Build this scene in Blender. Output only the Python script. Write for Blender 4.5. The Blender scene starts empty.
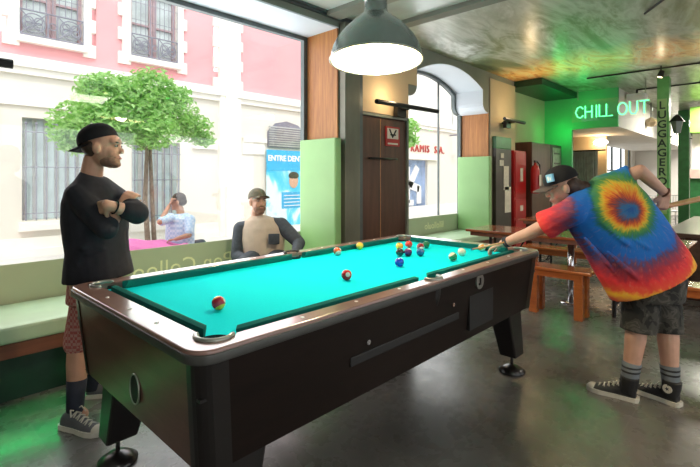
import bpy, bmesh, math, random
from mathutils import Vector, Matrix, noise
R = math.radians
random.seed(7)
S = bpy.context.scene
C = S.collection
# ---------------------------------------------------------------- camera
# room frame: X runs along the window wall (away, to the right), Y points to the street, Z up
SN, CS, EYE, F = .6866, .7270, 1.38, 450.0
cam = bpy.data.objects.new('camera', bpy.data.cameras.new('camera')); C.objects.link(cam)
cam.location = (0, 0, EYE); cam.rotation_euler = (R(90), 0, -math.atan2(CS, SN))
cam.data.sensor_width = 36; cam.data.lens = F / 700 * 36; cam.data.shift_y = -56.5 / 700
cam.data.clip_start = .05
S.camera = cam
S.view_settings.view_transform = 'Standard'; S.view_settings.look = 'None'
S.view_settings.gamma = 1; S.view_settings.exposure = 0.25
S.view_settings.use_curve_mapping = False
S.cycles.use_denoising = True
S.cycles.max_bounces = 8; S.cycles.sample_clamp_indirect = 6
# ---------------------------------------------------------------- sky
w = bpy.data.worlds.new('sky'); S.world = w; w.use_nodes = True
w.node_tree.nodes['Background'].inputs[0].default_value = (.93, .97, 1, 1)
w.node_tree.nodes['Background'].inputs[1].default_value = 1.9

def light(name, kind, loc, energy, color=(1, 1, 1), rot=(0, 0, 0), **k):
    l = bpy.data.lights.new(name, kind); l.energy = energy; l.color = color
    for a, v in k.items(): setattr(l, a, v)
    o = bpy.data.objects.new(name, l); C.objects.link(o); o.location = loc; o.rotation_euler = rot
    return o
light('sun', 'SUN', (0, -5, 20), 1.5, (1, .96, .9), (R(38), 0, R(-20)), angle=R(12))
# daylight entering at the window openings
light('window_daylight', 'AREA', (1.9, 4.12, 1.9), 55, (.93, .97, 1), (R(-90), 0, 0), shape='RECTANGLE', size=3.0, size_y=2.2)
light('window_daylight', 'AREA', (5.87, 4.12, 1.7), 30, (.93, .97, 1), (R(-90), 0, 0), shape='RECTANGLE', size=2.1, size_y=1.9)
# unseen fill lights added under the ceiling, behind the viewer and down the room
for (x, y, e) in ((-.5, -2.0, 24), (3.2, -2.4, 22), (7.5, -2.0, 60), (12.5, .6, 190), (17, 1.5, 260)):
    light('ceiling_fill', 'AREA', (x, y, 3.0), e, (1, .93, .82), (0, 0, 0), shape='SQUARE', size=1.0)

# ---------------------------------------------------------------- helpers
def W(x, d, z): return Vector((SN * x + CS * d, -CS * x + SN * d, z))
def pw(px, py, d): return W((px - 350) / F * d, d, EYE + (177 - py) / F * d)
def pY(px, py, Y):
    t = (px - 350) / F; return pw(px, py, Y / (SN - CS * t))
def pX(px, py, X):
    t = (px - 350) / F; return pw(px, py, X / (SN * t + CS))
def pZ(px, py, z): return pw(px, py, F * (EYE - z) / (py - 177))

def tag(o, label=None, cat=None, group=None, kind=None):
    if label: o['label'] = label
    if cat: o['category'] = cat
    if group: o['group'] = group
    if kind: o['kind'] = kind
    return o
def thing(name, loc, label, cat, group=None):
    o = bpy.data.objects.new(name, None); C.objects.link(o); o.location = loc
    o.empty_display_size = .1
    return tag(o, label, cat, group)
def org(o):
    v = Vector((0, 0, 0))
    while o is not None: v += Vector(o.location); o = o.parent
    return v
def link_mesh(name, me, mat, parent=None, loc=None):
    """me holds world coordinates; origin goes to the parent's origin or to loc"""
    o = bpy.data.objects.new(name, me); C.objects.link(o)
    off = org(parent) if parent else Vector(loc or (0, 0, 0))
    me.transform(Matrix.Translation(-off))
    if parent: o.parent = parent
    else: o.location = off
    if mat and not me.materials: me.materials.append(mat)
    return o
def mk(name, bm, mat, parent=None, loc=None, smooth=False, bevel=0):
    bmesh.ops.recalc_face_normals(bm, faces=bm.faces)
    me = bpy.data.meshes.new(name); bm.to_mesh(me); bm.free()
    if smooth:
        for p in me.polygons: p.use_smooth = True
    o = link_mesh(name, me, mat, parent, loc)
    if bevel:
        b = o.modifiers.new('bevel', 'BEVEL'); b.width = bevel; b.segments = 2; b.limit_method = 'ANGLE'
    return o
def struct(name, bm, mat, **k):
    o = mk(name, bm, mat, **k); o['kind'] = 'structure'; return o
def B(): return bmesh.new()
def box(bm, x0, x1, y0, y1, z0, z1, m=None):
    r = bmesh.ops.create_cube(bm, size=1)
    M = Matrix.Translation(((x0 + x1) / 2, (y0 + y1) / 2, (z0 + z1) / 2)) @ Matrix.Diagonal((abs(x1 - x0), abs(y1 - y0), abs(z1 - z0), 1))
    if m: M = m @ M
    bmesh.ops.transform(bm, matrix=M, verts=r['verts']); return bm
def frame_of(t):
    t = Vector(t).normalized(); a = Vector((0, 0, 1)) if abs(t.z) < .9 else Vector((1, 0, 0))
    u = t.cross(a).normalized(); return u, t.cross(u).normalized()
def loft(bm, rings, cap=True):
    vs = [[bm.verts.new(p) for p in r] for r in rings]; n = len(vs[0])
    for a, b in zip(vs, vs[1:]):
        for i in range(n): bm.faces.new((a[i], a[(i + 1) % n], b[(i + 1) % n], b[i]))
    if cap: bm.faces.new(vs[0]); bm.faces.new(vs[-1])
    return bm
def tube(bm, pts, rad, seg=10, rnd=False):
    pts = [Vector(p) for p in pts]
    if not hasattr(rad, '__len__'): rad = [rad] * len(pts)
    rings = []; u = None
    for i, p in enumerate(pts):
        t = (pts[min(i + 1, len(pts) - 1)] - pts[max(i - 1, 0)]).normalized()
        if u is None: u, v = frame_of(t)
        else:
            u = (u - t * u.dot(t)).normalized(); v = t.cross(u)
        rings.append([p + (u * math.cos(2 * math.pi * k / seg) + v * math.sin(2 * math.pi * k / seg)) * rad[i] for k in range(seg)])
    loft(bm, rings)
    if rnd:
        ball(bm, pts[0], rad[0]); ball(bm, pts[-1], rad[-1])
    return bm
def ball(bm, c, r, rot=None, u=14, v=9):
    if not hasattr(r, '__len__'): r = (r, r, r)
    q = bmesh.ops.create_uvsphere(bm, u_segments=u, v_segments=v, radius=1)
    M = Matrix.Translation(Vector(c)) @ (rot.to_4x4() if rot else Matrix.Identity(4)) @ Matrix.Diagonal((*r, 1))
    bmesh.ops.transform(bm, matrix=M, verts=q['verts']); return bm
def ellring(c, a, b, n=20): return [c + a * math.cos(2 * math.pi * k / n) + b * math.sin(2 * math.pi * k / n) for k in range(n)]
def lathe(bm, prof, c=(0, 0, 0), n=32, cap=False):
    rings = [[Vector(c) + Vector((r * math.cos(2 * math.pi * k / n), r * math.sin(2 * math.pi * k / n), z)) for k in range(n)] for r, z in prof]
    return loft(bm, rings, cap)
def bake(o):
    dg = bpy.context.evaluated_depsgraph_get(); dg.update()
    me = bpy.data.meshes.new_from_object(o.evaluated_get(dg)); return me
def blob(name, bm, mat, parent, voxel=.006, smooth=4, fac=.5):
    """closed overlapping shapes grown together into one smooth surface"""
    bmesh.ops.recalc_face_normals(bm, faces=bm.faces)
    me = bpy.data.meshes.new(name); bm.to_mesh(me); bm.free()
    o = bpy.data.objects.new('tmp', me); C.objects.link(o)
    m = o.modifiers.new('r', 'REMESH'); m.mode = 'VOXEL'; m.voxel_size = voxel; m.use_smooth_shade = True
    if smooth:
        s = o.modifiers.new('s', 'SMOOTH'); s.iterations = smooth; s.factor = fac
    me2 = bake(o); bpy.data.objects.remove(o)
    for p in me2.polygons: p.use_smooth = True
    me2.materials.clear()
    return link_mesh(name, me2, mat, parent)
def poly(name, outer, holes, depth, M, mat, parent=None, bevel=0, kind=None, loc=None):
    """flat outline with holes, thickness depth, laid out by matrix M"""
    cu = bpy.data.curves.new(name, 'CURVE'); cu.dimensions = '2D'; cu.fill_mode = 'BOTH'
    cu.extrude = depth / 2 - bevel; cu.bevel_depth = bevel; cu.bevel_resolution = 2; cu.offset = -bevel
    for pl in [outer] + holes:
        sp = cu.splines.new('POLY'); sp.points.add(len(pl) - 1)
        for q, (x, y) in zip(sp.points, pl): q.co = (x, y, 0, 1)
        sp.use_cyclic_u = True
    o = bpy.data.objects.new('tmp', cu); C.objects.link(o)
    me = bake(o); bpy.data.objects.remove(o); me.materials.clear()
    me.transform(M)
    o = link_mesh(name, me, mat, parent, loc)
    if kind: o['kind'] = kind
    return o
MXZ = lambda y: Matrix.Translation((0, y, 0)) @ Matrix.Rotation(R(90), 4, 'X')   # outline (x,y) -> world X,Z at Y=y
def text(name, s, size, M, mat, parent=None, ext=.004, bevel=0, sp=1, align='LEFT', loc=None):
    cu = bpy.data.curves.new(name, 'FONT'); cu.body = s; cu.size = size; cu.extrude = ext; cu.space_character = sp
    cu.align_x = align; cu.offset = bevel; cu.resolution_u = 3
    o = bpy.data.objects.new('tmp', cu); C.objects.link(o)
    me = bake(o); bpy.data.objects.remove(o); me.materials.clear(); me.transform(M)
    return link_mesh(name, me, mat, parent, loc)
def basis(o, x, y):
    x = Vector(x).normalized(); y = Vector(y).normalized(); z = x.cross(y)
    return Matrix(((x.x, y.x, z.x, o[0]), (x.y, y.y, z.y, o[1]), (x.z, y.z, z.z, o[2]), (0, 0, 0, 1)))
def copy_tree(o, parent=None):
    c = o.copy(); C.objects.link(c); c.parent = parent
    for ch in [q for q in bpy.data.objects if q.parent == o]: copy_tree(ch, c)
    return c

# ---------------------------------------------------------------- materials
class NT:
    def __init__(s, m): s.m = m; s.t = m.node_tree; s.b = s.t.nodes['Principled BSDF']
    def n(s, k, **a):
        x = s.t.nodes.new('ShaderNode' + k)
        for q, v in a.items(): setattr(x, q, v)
        return x
    def l(s, a, b): s.t.links.new(a, b)
    def math(s, op, a, b=None, c=None, clamp=False):
        x = s.n('Math', operation=op, use_clamp=clamp)
        for i, v in enumerate((a, b, c)):
            if v is None: continue
            if isinstance(v, (int, float)): x.inputs[i].default_value = v
            else: s.l(v, x.inputs[i])
        return x.outputs[0]
    def ramp(s, f, stops, interp='LINEAR'):
        x = s.n('ValToRGB'); x.color_ramp.interpolation = interp; e = x.color_ramp.elements
        while len(e) < len(stops): e.new(.5)
        for q, (p, c) in zip(e, stops): q.position = p; q.color = (*c, 1)
        s.l(f, x.inputs[0]); return x.outputs[0]
    def mix(s, f, a, b):
        x = s.n('Mix', data_type='RGBA')
        for i, v in ((0, f), (6, a), (7, b)):
            if isinstance(v, (int, float)): x.inputs[i].default_value = v
            elif isinstance(v, tuple): x.inputs[i].default_value = (*v, 1)
            else: s.l(v, x.inputs[i])
        return x.outputs[2]
    def coord(s, scale=(1, 1, 1), loc=(0, 0, 0), rot=(0, 0, 0), world=False):
        if world: src = s.n('NewGeometry').outputs['Position']
        else: src = s.n('TexCoord').outputs['Object']
        m = s.n('Mapping'); m.inputs['Scale'].default_value = scale; m.inputs['Location'].default_value = loc; m.inputs['Rotation'].default_value = rot
        s.l(src, m.inputs[0]); return m.outputs[0]
    def noise(s, vec, scale=5, detail=4, rough=.5, dist=0):
        x = s.n('TexNoise'); x.inputs['Scale'].default_value = scale; x.inputs['Detail'].default_value = detail
        x.inputs['Roughness'].default_value = rough; x.inputs['Distortion'].default_value = dist
        s.l(vec, x.inputs['Vector']); return x
    def bump(s, h, strength=.2, dist=.01):
        x = s.n('Bump'); x.inputs['Strength'].default_value = strength; x.inputs['Distance'].default_value = dist
        s.l(h, x.inputs['Height']); s.l(x.outputs[0], s.b.inputs['Normal'])
def mat(name, col, rough=.5, metal=0, var=.12, scale=8, stretch=(1, 1, 1), emit=0, bump=0, spec=None, coat=0, col2=None, world=False):
    m = bpy.data.materials.new(name); m.use_nodes = True; t = NT(m)
    t.b.inputs['Roughness'].default_value = rough; t.b.inputs['Metallic'].default_value = metal
    if spec is not None: t.b.inputs['Specular IOR Level'].default_value = spec
    if coat: t.b.inputs['Coat Weight'].default_value = coat; t.b.inputs['Coat Roughness'].default_value = .08
    nz = t.noise(t.coord(stretch, world=world), scale, 5)
    a = col2 or tuple(c * (1 - var) for c in col); b = col if col2 else tuple(min(1, c * (1 + var)) for c in col)
    c = t.ramp(nz.outputs['Fac'], [(.3, a), (.7, b)])
    t.l(c, t.b.inputs['Base Color'])
    if emit:
        t.b.inputs['Emission Color'].default_value = (*col, 1); t.b.inputs['Emission Strength'].default_value = emit
    if bump: t.bump(nz.outputs['Fac'], bump, .01)
    return m
M = {}
M['skin'] = mat('skin', (.50, .27, .18), .5, var=.08, scale=20)
M['skin_light'] = mat('skin_light', (.60, .34, .24), .5, var=.08, scale=20)
M['hair'] = mat('hair', (.035, .02, .012), .6, var=.4, scale=60, stretch=(1, 1, .3))
M['stubble'] = mat('stubble', (.20, .105, .07), .8, var=.2, scale=150)
M['black_cloth'] = mat('black_cloth', (.022, .022, .028), .85, var=.2, scale=14, bump=.3)
M['black_felt'] = mat('black_felt', (.012, .012, .014), .8, var=.2)
M['lip'] = mat('lip', (.38, .13, .11), .5)
M['eye'] = mat('eye', (.35, .32, .30), .4)
M['grey_cloth'] = mat('grey_cloth', (.05, .06, .075), .85, var=.25, scale=30)
M['cream_cloth'] = mat('cream_cloth', (.52, .42, .33), .85, var=.12, scale=10, bump=.3)
M['navy_sock'] = mat('navy_sock', (.012, .015, .03), .8)
M['grey_shoe'] = mat('grey_shoe', (.10, .10, .11), .7, var=.2)
M['black_shoe'] = mat('black_shoe', (.012, .012, .013), .6)
M['off_white'] = mat('off_white', (.62, .58, .5), .55, var=.1)
M['white'] = mat('white_paint', (.8, .8, .8), .5, var=.04)
M['green_grey'] = mat('green_grey_plaster', (.20, .215, .175), .7, var=.1, scale=3, world=True)
M['beige'] = mat('beige_plaster', (.46, .38, .25), .8, var=.06, scale=2, world=True)
M['white_wall'] = mat('white_plaster', (.78, .76, .72), .8, var=.04, scale=2, world=True)
M['soffit'] = mat('pale_soffit', (.68, .74, .80), .6, var=.03, scale=2, world=True)
M['pad'] = mat('green_leatherette', (.24, .44, .17), .45, var=.06, scale=3, bump=.12)
M['seat'] = mat('seat_leatherette', (.42, .58, .38), .4, var=.08, scale=5, bump=.25)
M['film'] = mat('green_window_film', (.40, .46, .31), .5, var=.12, scale=1.2)
M['film_text'] = mat('pale_film_letters', (.85, .86, .55), .5)
M['steel'] = mat('brushed_steel', (.35, .36, .32), .35, .8, var=.3, scale=3, stretch=(1, 1, .15))
M['green_steel'] = mat('green_grey_steel', (.15, .155, .115), .35, .35, var=.4, scale=2.2, stretch=(1, 1, .4))
M['trim_metal'] = mat('dull_trim_metal', (.09, .09, .085), .45, .5)
M['frame'] = mat('dark_frame', (.10, .12, .12), .4, .4)
M['alu'] = mat('aluminium', (.55, .56, .56), .35, .8)
M['dark_door'] = mat('dark_brown_door', (.085, .04, .026), .35, var=.3, scale=4, stretch=(4, 4, .4))
M['chrome'] = mat('chrome', (.62, .62, .64), .16, .95, var=.05)
M['rubber'] = mat('black_rubber', (.012, .012, .012), .5)
M['black_gloss'] = mat('black_gloss', (.010, .008, .008), .3, coat=.25)
M['black_metal'] = mat('black_metal', (.015, .015, .015), .4, .3)
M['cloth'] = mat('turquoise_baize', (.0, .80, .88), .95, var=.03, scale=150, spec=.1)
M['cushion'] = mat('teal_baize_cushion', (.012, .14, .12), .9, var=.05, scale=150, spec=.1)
M['red_paint'] = mat('red_paint', (.38, .012, .012), .35, var=.2, scale=2)
M['dark_grey_paint'] = mat('dark_grey_paint', (.045, .038, .032), .4, var=.25, scale=4)
M['green_paint'] = mat('green_paint', (.03, .16, .05), .4, var=.2)
M['dark_green'] = mat('dark_green_panel', (.006, .035, .018), .35, var=.3)
M['paper'] = mat('paper', (.6, .57, .48), .7, var=.1, scale=20)
M['cream_wall'] = mat('cream_render', (.74, .70, .62), .85, var=.04, scale=1, world=True)
M['pink_wall'] = mat('pink_render', (.80, .36, .38), .85, var=.05, scale=1.5, world=True)
M['stone'] = mat('pale_stone', (.86, .83, .76), .8, var=.04, scale=2, world=True)
M['shutter'] = mat('grey_blue_shutter', (.46, .56, .57), .6, var=.15, scale=4)
M['iron'] = mat('wrought_iron', (.22, .22, .27), .6)
M['mauve'] = mat('mauve_timber', (.42, .28, .30), .6)
M['pane'] = mat('dark_pane', (.52, .58, .58), .2, var=.25, scale=2.5)
M['bark'] = mat('bark', (.26, .20, .15), .9, var=.3, scale=20)
M['pavement'] = mat('pavement', (.62, .60, .57), .85, var=.08, scale=2, world=True)
M['pink_cloth'] = mat('pink_cloth', (.80, .22, .50), .8, var=.1, scale=8)
M['dark_wood'] = mat('dark_wood', (.075, .042, .028), .3, var=.35, scale=5, stretch=(.3, 4, 4), coat=.3)
M['brown_board'] = mat('brown_board', (.17, .06, .03), .5, var=.3, scale=5, stretch=(.3, 4, 4))
M['red_letter'] = mat('red_letter', (.50, .06, .05), .5)
M['bulb'] = mat('warm_bulb', (1, .85, .6), .5, emit=14)

def wood(name, dark, light_, rough=.35, stretch=(1, 1, 1), coat=.2, scale=6, planks=None):
    m = bpy.data.materials.new(name); m.use_nodes = True; t = NT(m)
    v = t.coord(stretch)
    n1 = t.noise(v, scale, 6, .6, .8)
    c = t.ramp(n1.outputs['Fac'], [(.25, dark), (.5, tuple((a + b) / 2 for a, b in zip(dark, light_))), (.75, light_)])
    if planks:      # vertical strips of slightly different tone
        g = t.n('SeparateXYZ'); t.l(t.n('NewGeometry').outputs['Position'], g.inputs[0])
        k = t.math('FLOOR', t.math('DIVIDE', g.outputs[planks[0]], planks[1]))
        wn = t.n('TexWhiteNoise', noise_dimensions='1D'); t.l(k, wn.inputs['W'])
        c = t.mix(t.math('MULTIPLY', wn.outputs['Value'], .6), c, dark)
    t.l(c, t.b.inputs['Base Color']); t.b.inputs['Roughness'].default_value = rough
    t.b.inputs['Coat Weight'].default_value = coat; t.b.inputs['Coat Roughness'].default_value = .12
    return m
M['jamb_wood'] = wood('orange_jamb_boards', (.25, .085, .02), (.58, .25, .065), .5, (8, 8, .5), .0, 4, ('Y', .09))
M['bench_wood'] = wood('varnished_orange_wood', (.26, .055, .012), (.52, .15, .035), .25, (6, .5, 6), .5, 3)
M['table_top_wood'] = wood('varnished_red_brown_wood', (.20, .045, .015), (.42, .12, .04), .2, (6, .5, 6), .6, 3)
M['rail_wood'] = wood('walnut_rail', (.16, .075, .058), (.34, .19, .155), .28, (.6, .6, 5), .9, 5)  # pale pinkish reflections are put into the rail's wood colour
M['cab_lit'] = wood('lit_walnut_cabinet', (.10, .042, .028), (.19, .09, .06), .30, (3, .5, 3), .25, 4)  # cabinet wood with the light on its ends put into the colour
M['cab_shaded'] = wood('shaded_walnut_cabinet', (.008, .005, .004), (.016, .009, .007), .45, (.5, 3, 3), .0, 4)  # same wood as the ends, its shade put into the colour
for k_ in ('cab_shaded', 'black_cloth', 'black_felt'): NT(M[k_]).b.inputs['Specular IOR Level'].default_value = .2
M['cue_wood'] = wood('cue_maple', (.40, .16, .05), (.60, .30, .12), .3, (2, 2, 2), .4, 5)

def mat_floor():
    m = bpy.data.materials.new('slate_floor_tiles'); m.use_nodes = True; t = NT(m)
    v = t.coord(world=True)
    br = t.n('TexBrick'); br.offset = 0; br.squash = 1
    br.inputs['Scale'].default_value = 1; br.inputs['Mortar Size'].default_value = .004; br.inputs['Brick Width'].default_value = .6; br.inputs['Row Height'].default_value = .6
    br.inputs['Color1'].default_value = (.075, .068, .062, 1); br.inputs['Color2'].default_value = (.125, .115, .10, 1); br.inputs['Mortar'].default_value = (.19, .175, .15, 1)
    t.l(v, br.inputs[0])
    n1 = t.noise(v, 1.3, 8, .65, .6); n2 = t.noise(v, 7, 6, .6)
    c = t.mix(t.ramp(n1.outputs['Fac'], [(.38, (0, 0, 0)), (.68, (1, 1, 1))]), br.outputs[0], (.20, .19, .175))
    c = t.mix(t.math('MULTIPLY', n2.outputs['Fac'], .5), c, (.055, .05, .048))
    t.l(c, t.b.inputs['Base Color'])
    t.l(t.math('MULTIPLY_ADD', n2.outputs['Fac'], .28, .14), t.b.inputs['Roughness'])
    t.bump(n2.outputs['Fac'], .06, .01); return m
M['floor'] = mat_floor()
def mat_ceiling():
    m = bpy.data.materials.new('painted_ceiling_mural'); m.use_nodes = True; t = NT(m)
    v = t.coord((.35, 1.0, 1), rot=(0, 0, R(-35)), world=True)
    n1 = t.noise(v, 1.1, 8, .6, 1.2); n2 = t.noise(t.coord((.6, 1.6, 1), rot=(0, 0, R(20)), world=True), 2.2, 8, .65, 1.5)
    c = t.ramp(n1.outputs['Fac'], [(.30, (.05, .08, .035)), (.42, (.16, .22, .10)), (.50, (.42, .48, .38)), (.58, (.24, .27, .18)), (.68, (.75, .78, .72))])
    c = t.mix(t.ramp(n2.outputs['Fac'], [(.5, (0, 0, 0)), (.62, (.55, .55, .55))]), c, (.10, .16, .05))
    g = t.n('SeparateXYZ'); t.l(t.n('NewGeometry').outputs['Position'], g.inputs[0])
    c = t.mix(t.ramp(g.outputs['Y'], [(.0, (.75, .75, .75)), (1.0, (0, 0, 0))]), c, t.ramp(n2.outputs['Fac'], [(.35, (.20, .15, .08)), (.55, (.48, .38, .24)), (.7, (.26, .22, .14))]))
    # orange and brown bands near the far end
    pale = t.math('MULTIPLY', t.math('SUBTRACT', 6.0, t.math('ADD', g.outputs['X'], n2.outputs['Fac'])), .45, clamp=True)  # white sheen from the window, painted into the ceiling colour
    c = t.mix(t.math('MULTIPLY', pale, .75), c, (.72, .78, .74))
    d = t.math('ABSOLUTE', t.math('SUBTRACT', t.math('ADD', g.outputs['X'], t.math('MULTIPLY', n1.outputs['Fac'], 1.6)), 8.4))
    f = t.ramp(d, [(0, (1, 1, 1)), (.25, (.9, .9, .9)), (.95, (0, 0, 0))])
    oc = t.ramp(n2.outputs['Fac'], [(.35, (.50, .20, .05)), (.47, (.95, .48, .12)), (.58, (1, .80, .38)), (.7, (.60, .36, .20))])
    c = t.mix(f, c, oc)
    t.l(c, t.b.inputs['Base Color']); t.b.inputs['Roughness'].default_value = .45
    t.b.inputs['Coat Weight'].default_value = .35; t.b.inputs['Coat Roughness'].default_value = .25
    return m
M['ceiling'] = mat_ceiling()
def mat_glass():
    m = bpy.data.materials.new('window_glass'); m.use_nodes = True; t = m.node_tree
    o = t.nodes['Material Output']; t.nodes.remove(t.nodes['Principled BSDF'])
    a = t.nodes.new('ShaderNodeBsdfTransparent'); b = t.nodes.new('ShaderNodeBsdfGlossy'); b.inputs['Roughness'].default_value = .02
    x = t.nodes.new('ShaderNodeMixShader'); x.inputs[0].default_value = .05
    t.links.new(a.outputs[0], x.inputs[1]); t.links.new(b.outputs[0], x.inputs[2]); t.links.new(x.outputs[0], o.inputs[0]); return m
M['glass'] = mat_glass()
def mat_tiedye(center, ux, uy):
    m = bpy.data.materials.new('tie_dye_cotton'); m.use_nodes = True; t = NT(m)
    pos = t.n('NewGeometry').outputs['Position']
    sub = t.n('VectorMath', operation='SUBTRACT'); t.l(pos, sub.inputs[0]); sub.inputs[1].default_value = center
    def dot(v):
        x = t.n('VectorMath', operation='DOT_PRODUCT'); t.l(sub.outputs[0], x.inputs[0]); x.inputs[1].default_value = v; return x.outputs['Value']
    a, b = dot(ux), dot(uy)
    r = t.math('SQRT', t.math('ADD', t.math('MULTIPLY', a, a), t.math('MULTIPLY', b, b)))
    th = t.math('ARCTAN2', b, a)
    comb = t.n('CombineXYZ'); t.l(t.math('MULTIPLY', t.math('COSINE', th), 2), comb.inputs[0]); t.l(t.math('MULTIPLY', t.math('SINE', th), 2), comb.inputs[1]); t.l(t.math('MULTIPLY', r, 2.2), comb.inputs[2])
    st = t.noise(comb.outputs[0], 9, 5, .65)
    big = t.noise(pos, 7, 3)
    rr = t.math('MULTIPLY', r, t.math('MULTIPLY_ADD', t.math('COSINE', th), .09, .90))
    rr = t.math('ADD', rr, t.math('MULTIPLY', t.math('SUBTRACT', st.outputs['Fac'], .5), .10))
    rr = t.math('ADD', rr, t.math('MULTIPLY', t.math('SINE', t.math('ADD', t.math('MULTIPLY', r, 14), th)), .020))
    rr = t.math('ADD', rr, t.math('MULTIPLY', t.math('SUBTRACT', big.outputs['Fac'], .5), .07))
    k = .64
    P = [(0, (.01, .09, .30)), (.035, (.02, .15, .34)), (.058, (.14, .05, .06)), (.078, (.62, .08, .02)), (.098, (.80, .28, .02)), (.115, (.75, .50, .04)), (.14, (.09, .28, .05)), (.17, (.02, .18, .12)),
         (.20, (.008, .17, .56)), (.28, (.008, .13, .50)), (.305, (.12, .05, .12)), (.345, (.42, .03, .05)), (.39, (.80, .035, .04)), (.44, (.82, .09, .035)), (.475, (.90, .48, .03)), (.54, (.65, .06, .05))]
    c = t.ramp(t.math('DIVIDE', rr, k), [(p / k, q) for p, q in P])
    c = t.mix(t.math('MULTIPLY', t.ramp(st.outputs['Fac'], [(.55, (0, 0, 0)), (.75, (1, 1, 1))]), .22), c, (.6, .4, .3))
    t.l(c, t.b.inputs['Base Color']); t.b.inputs['Roughness'].default_value = .85
    t.bump(big.outputs['Fac'], .5, .02); return m
def mat_pattern(name, kind, c1, c2, scale, c3=None):
    m = bpy.data.materials.new(name); m.use_nodes = True; t = NT(m)
    if kind == 'check':
        x = t.n('TexChecker'); x.inputs['Scale'].default_value = scale; x.inputs['Color1'].default_value = (*c1, 1); x.inputs['Color2'].default_value = (*c2, 1)
        t.l(t.coord(), x.inputs[0]); c = x.outputs[0]
    else:
        n = t.noise(t.coord(), scale, 3, .5, .6); c = t.ramp(n.outputs['Fac'], [(.38, c1), (.48, c2), (.58, c3 or c1), (.64, c2)], 'CONSTANT')
    t.l(c, t.b.inputs['Base Color']); t.b.inputs['Roughness'].default_value = .9; return m
M['camo'] = mat_pattern('dark_camouflage_cloth', 'n', (.016, .016, .014), (.05, .047, .04), 14, (.09, .082, .07))
M['red_check'] = mat_pattern('red_checked_cloth', 'check', (.42, .10, .09), (.50, .26, .22), 60)
M['blue_check'] = mat_pattern('blue_checked_cloth', 'check', (.42, .58, .78), (.66, .76, .88), 30)
def mat_sock():
    m = bpy.data.materials.new('grey_striped_sock'); m.use_nodes = True; t = NT(m)
    g = t.n('SeparateXYZ'); t.l(t.n('NewGeometry').outputs['Position'], g.inputs[0])
    c = t.ramp(g.outputs['Z'], [(0, (.16, .18, .20)), (.170, (.01, .01, .012)), (.182, (.16, .18, .20)), (.196, (.01, .01, .012)), (.208, (.16, .18, .20))], 'CONSTANT')
    t.l(c, t.b.inputs['Base Color']); t.b.inputs['Roughness'].default_value = .9; return m
M['sock'] = mat_sock()

# ================================================================ ROOM SHELL
CH = 3.12
bm = B(); box(bm, -3, 20.2, -5, 4.0, -.2, 0); struct('floor', bm, M['floor'])
bm = B(); box(bm, -3, 8.0, -5, 4.0, CH, CH + .12); box(bm, 8.0, 20.2, -5, 4.3, CH, CH + .12); struct('ceiling', bm, M['ceiling'])
# window wall (inner face Y 3.45, glazing Y 4.0)
def rect(x0, x1, z0, z1): return [(x0, z0), (x1, z0), (x1, z1), (x0, z1)]
AC = 5.87
def arch(inset=0, zb=.38):
    lo, hi = 1.13 - inset, .93 - inset; pts = [(AC + lo, zb), (AC + lo, 2.44)]
    for k in range(1, 7):
        a = R(90 * k / 6); pts.append((AC + lo - (lo - hi) * math.sin(a), 2.44 + .14 * (1 - math.cos(a)) + 0))
    pts.append((AC + hi, 2.80 - inset))
    for k in range(1, 20):
        q = hi - 2 * hi * k / 20; pts.append((AC + q, 2.80 - inset + .22 * (1 - (q / hi) ** 2)))
    return pts + [(2 * AC - x, z) for x, z in reversed(pts) if x >= AC + hi - 1e-6]
YW, YG = 3.45, 3.98
poly('wall_window', rect(-3, 8, 0, CH), [rect(.3, 3.47, .38, 3.01)[::-1], arch()[::-1], rect(3.5, 4.70, .005, 2.1)[::-1]], YG - YW + .06, MXZ((YW + YG + .06) / 2), M['green_grey'], kind='structure')
# window heads and reveals in pale plaster / boards
bm = B(); box(bm, .3, 3.47, YW, YG, 2.995, 3.01); struct('trim_1', bm, M['soffit'])
ar = arch(.0)
bm = B(); up = [p for p in ar if p[1] > 2.43]
for (x0, z0), (x1, z1) in zip(up, up[1:]):
    cx = (AC - (x0 + x1) / 2) * .004
    q = [Vector((x0, YW, z0)), Vector((x1, YW, z1)), Vector((x1, YG, z1)), Vector((x0, YG, z0))]
    n = Vector((z1 - z0, 0, -(x1 - x0))).normalized() * .008
    if n.z > 0 and abs(n.z) > abs(n.x): n = -n
    if (n.x > 0) == ((x0 + x1) / 2 > AC) and abs(n.x) > abs(n.z): n = -n
    f = [bm.verts.new(p) for p in q]; g = [bm.verts.new(p + n) for p in q]
    bm.faces.new(f); bm.faces.new(g)
    for i in range(4): bm.faces.new((f[i], f[(i + 1) % 4], g[(i + 1) % 4], g[i]))
struct('trim_2', bm, M['soffit'])
bm = B(); box(bm, 3.452, 3.47, YW, YG, .48, 2.995); struct('trim_3', bm, M['jamb_wood'])
bm = B(); box(bm, 6.982, 7.0, YW, YG, .48, 2.44); struct('trim_4', bm, M['jamb_wood'])
bm = B(); box(bm, .3, .318, YW, YG, .48, 2.995); struct('trim_5', bm, M['jamb_wood'])
bm = B(); box(bm, -3, 3.9, YW - .03, YW, CH - .04, CH); box(bm, -3, 3.9, YW - .06, YW, CH - .018, CH); struct('trim_6', bm, M['frame'])
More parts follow.
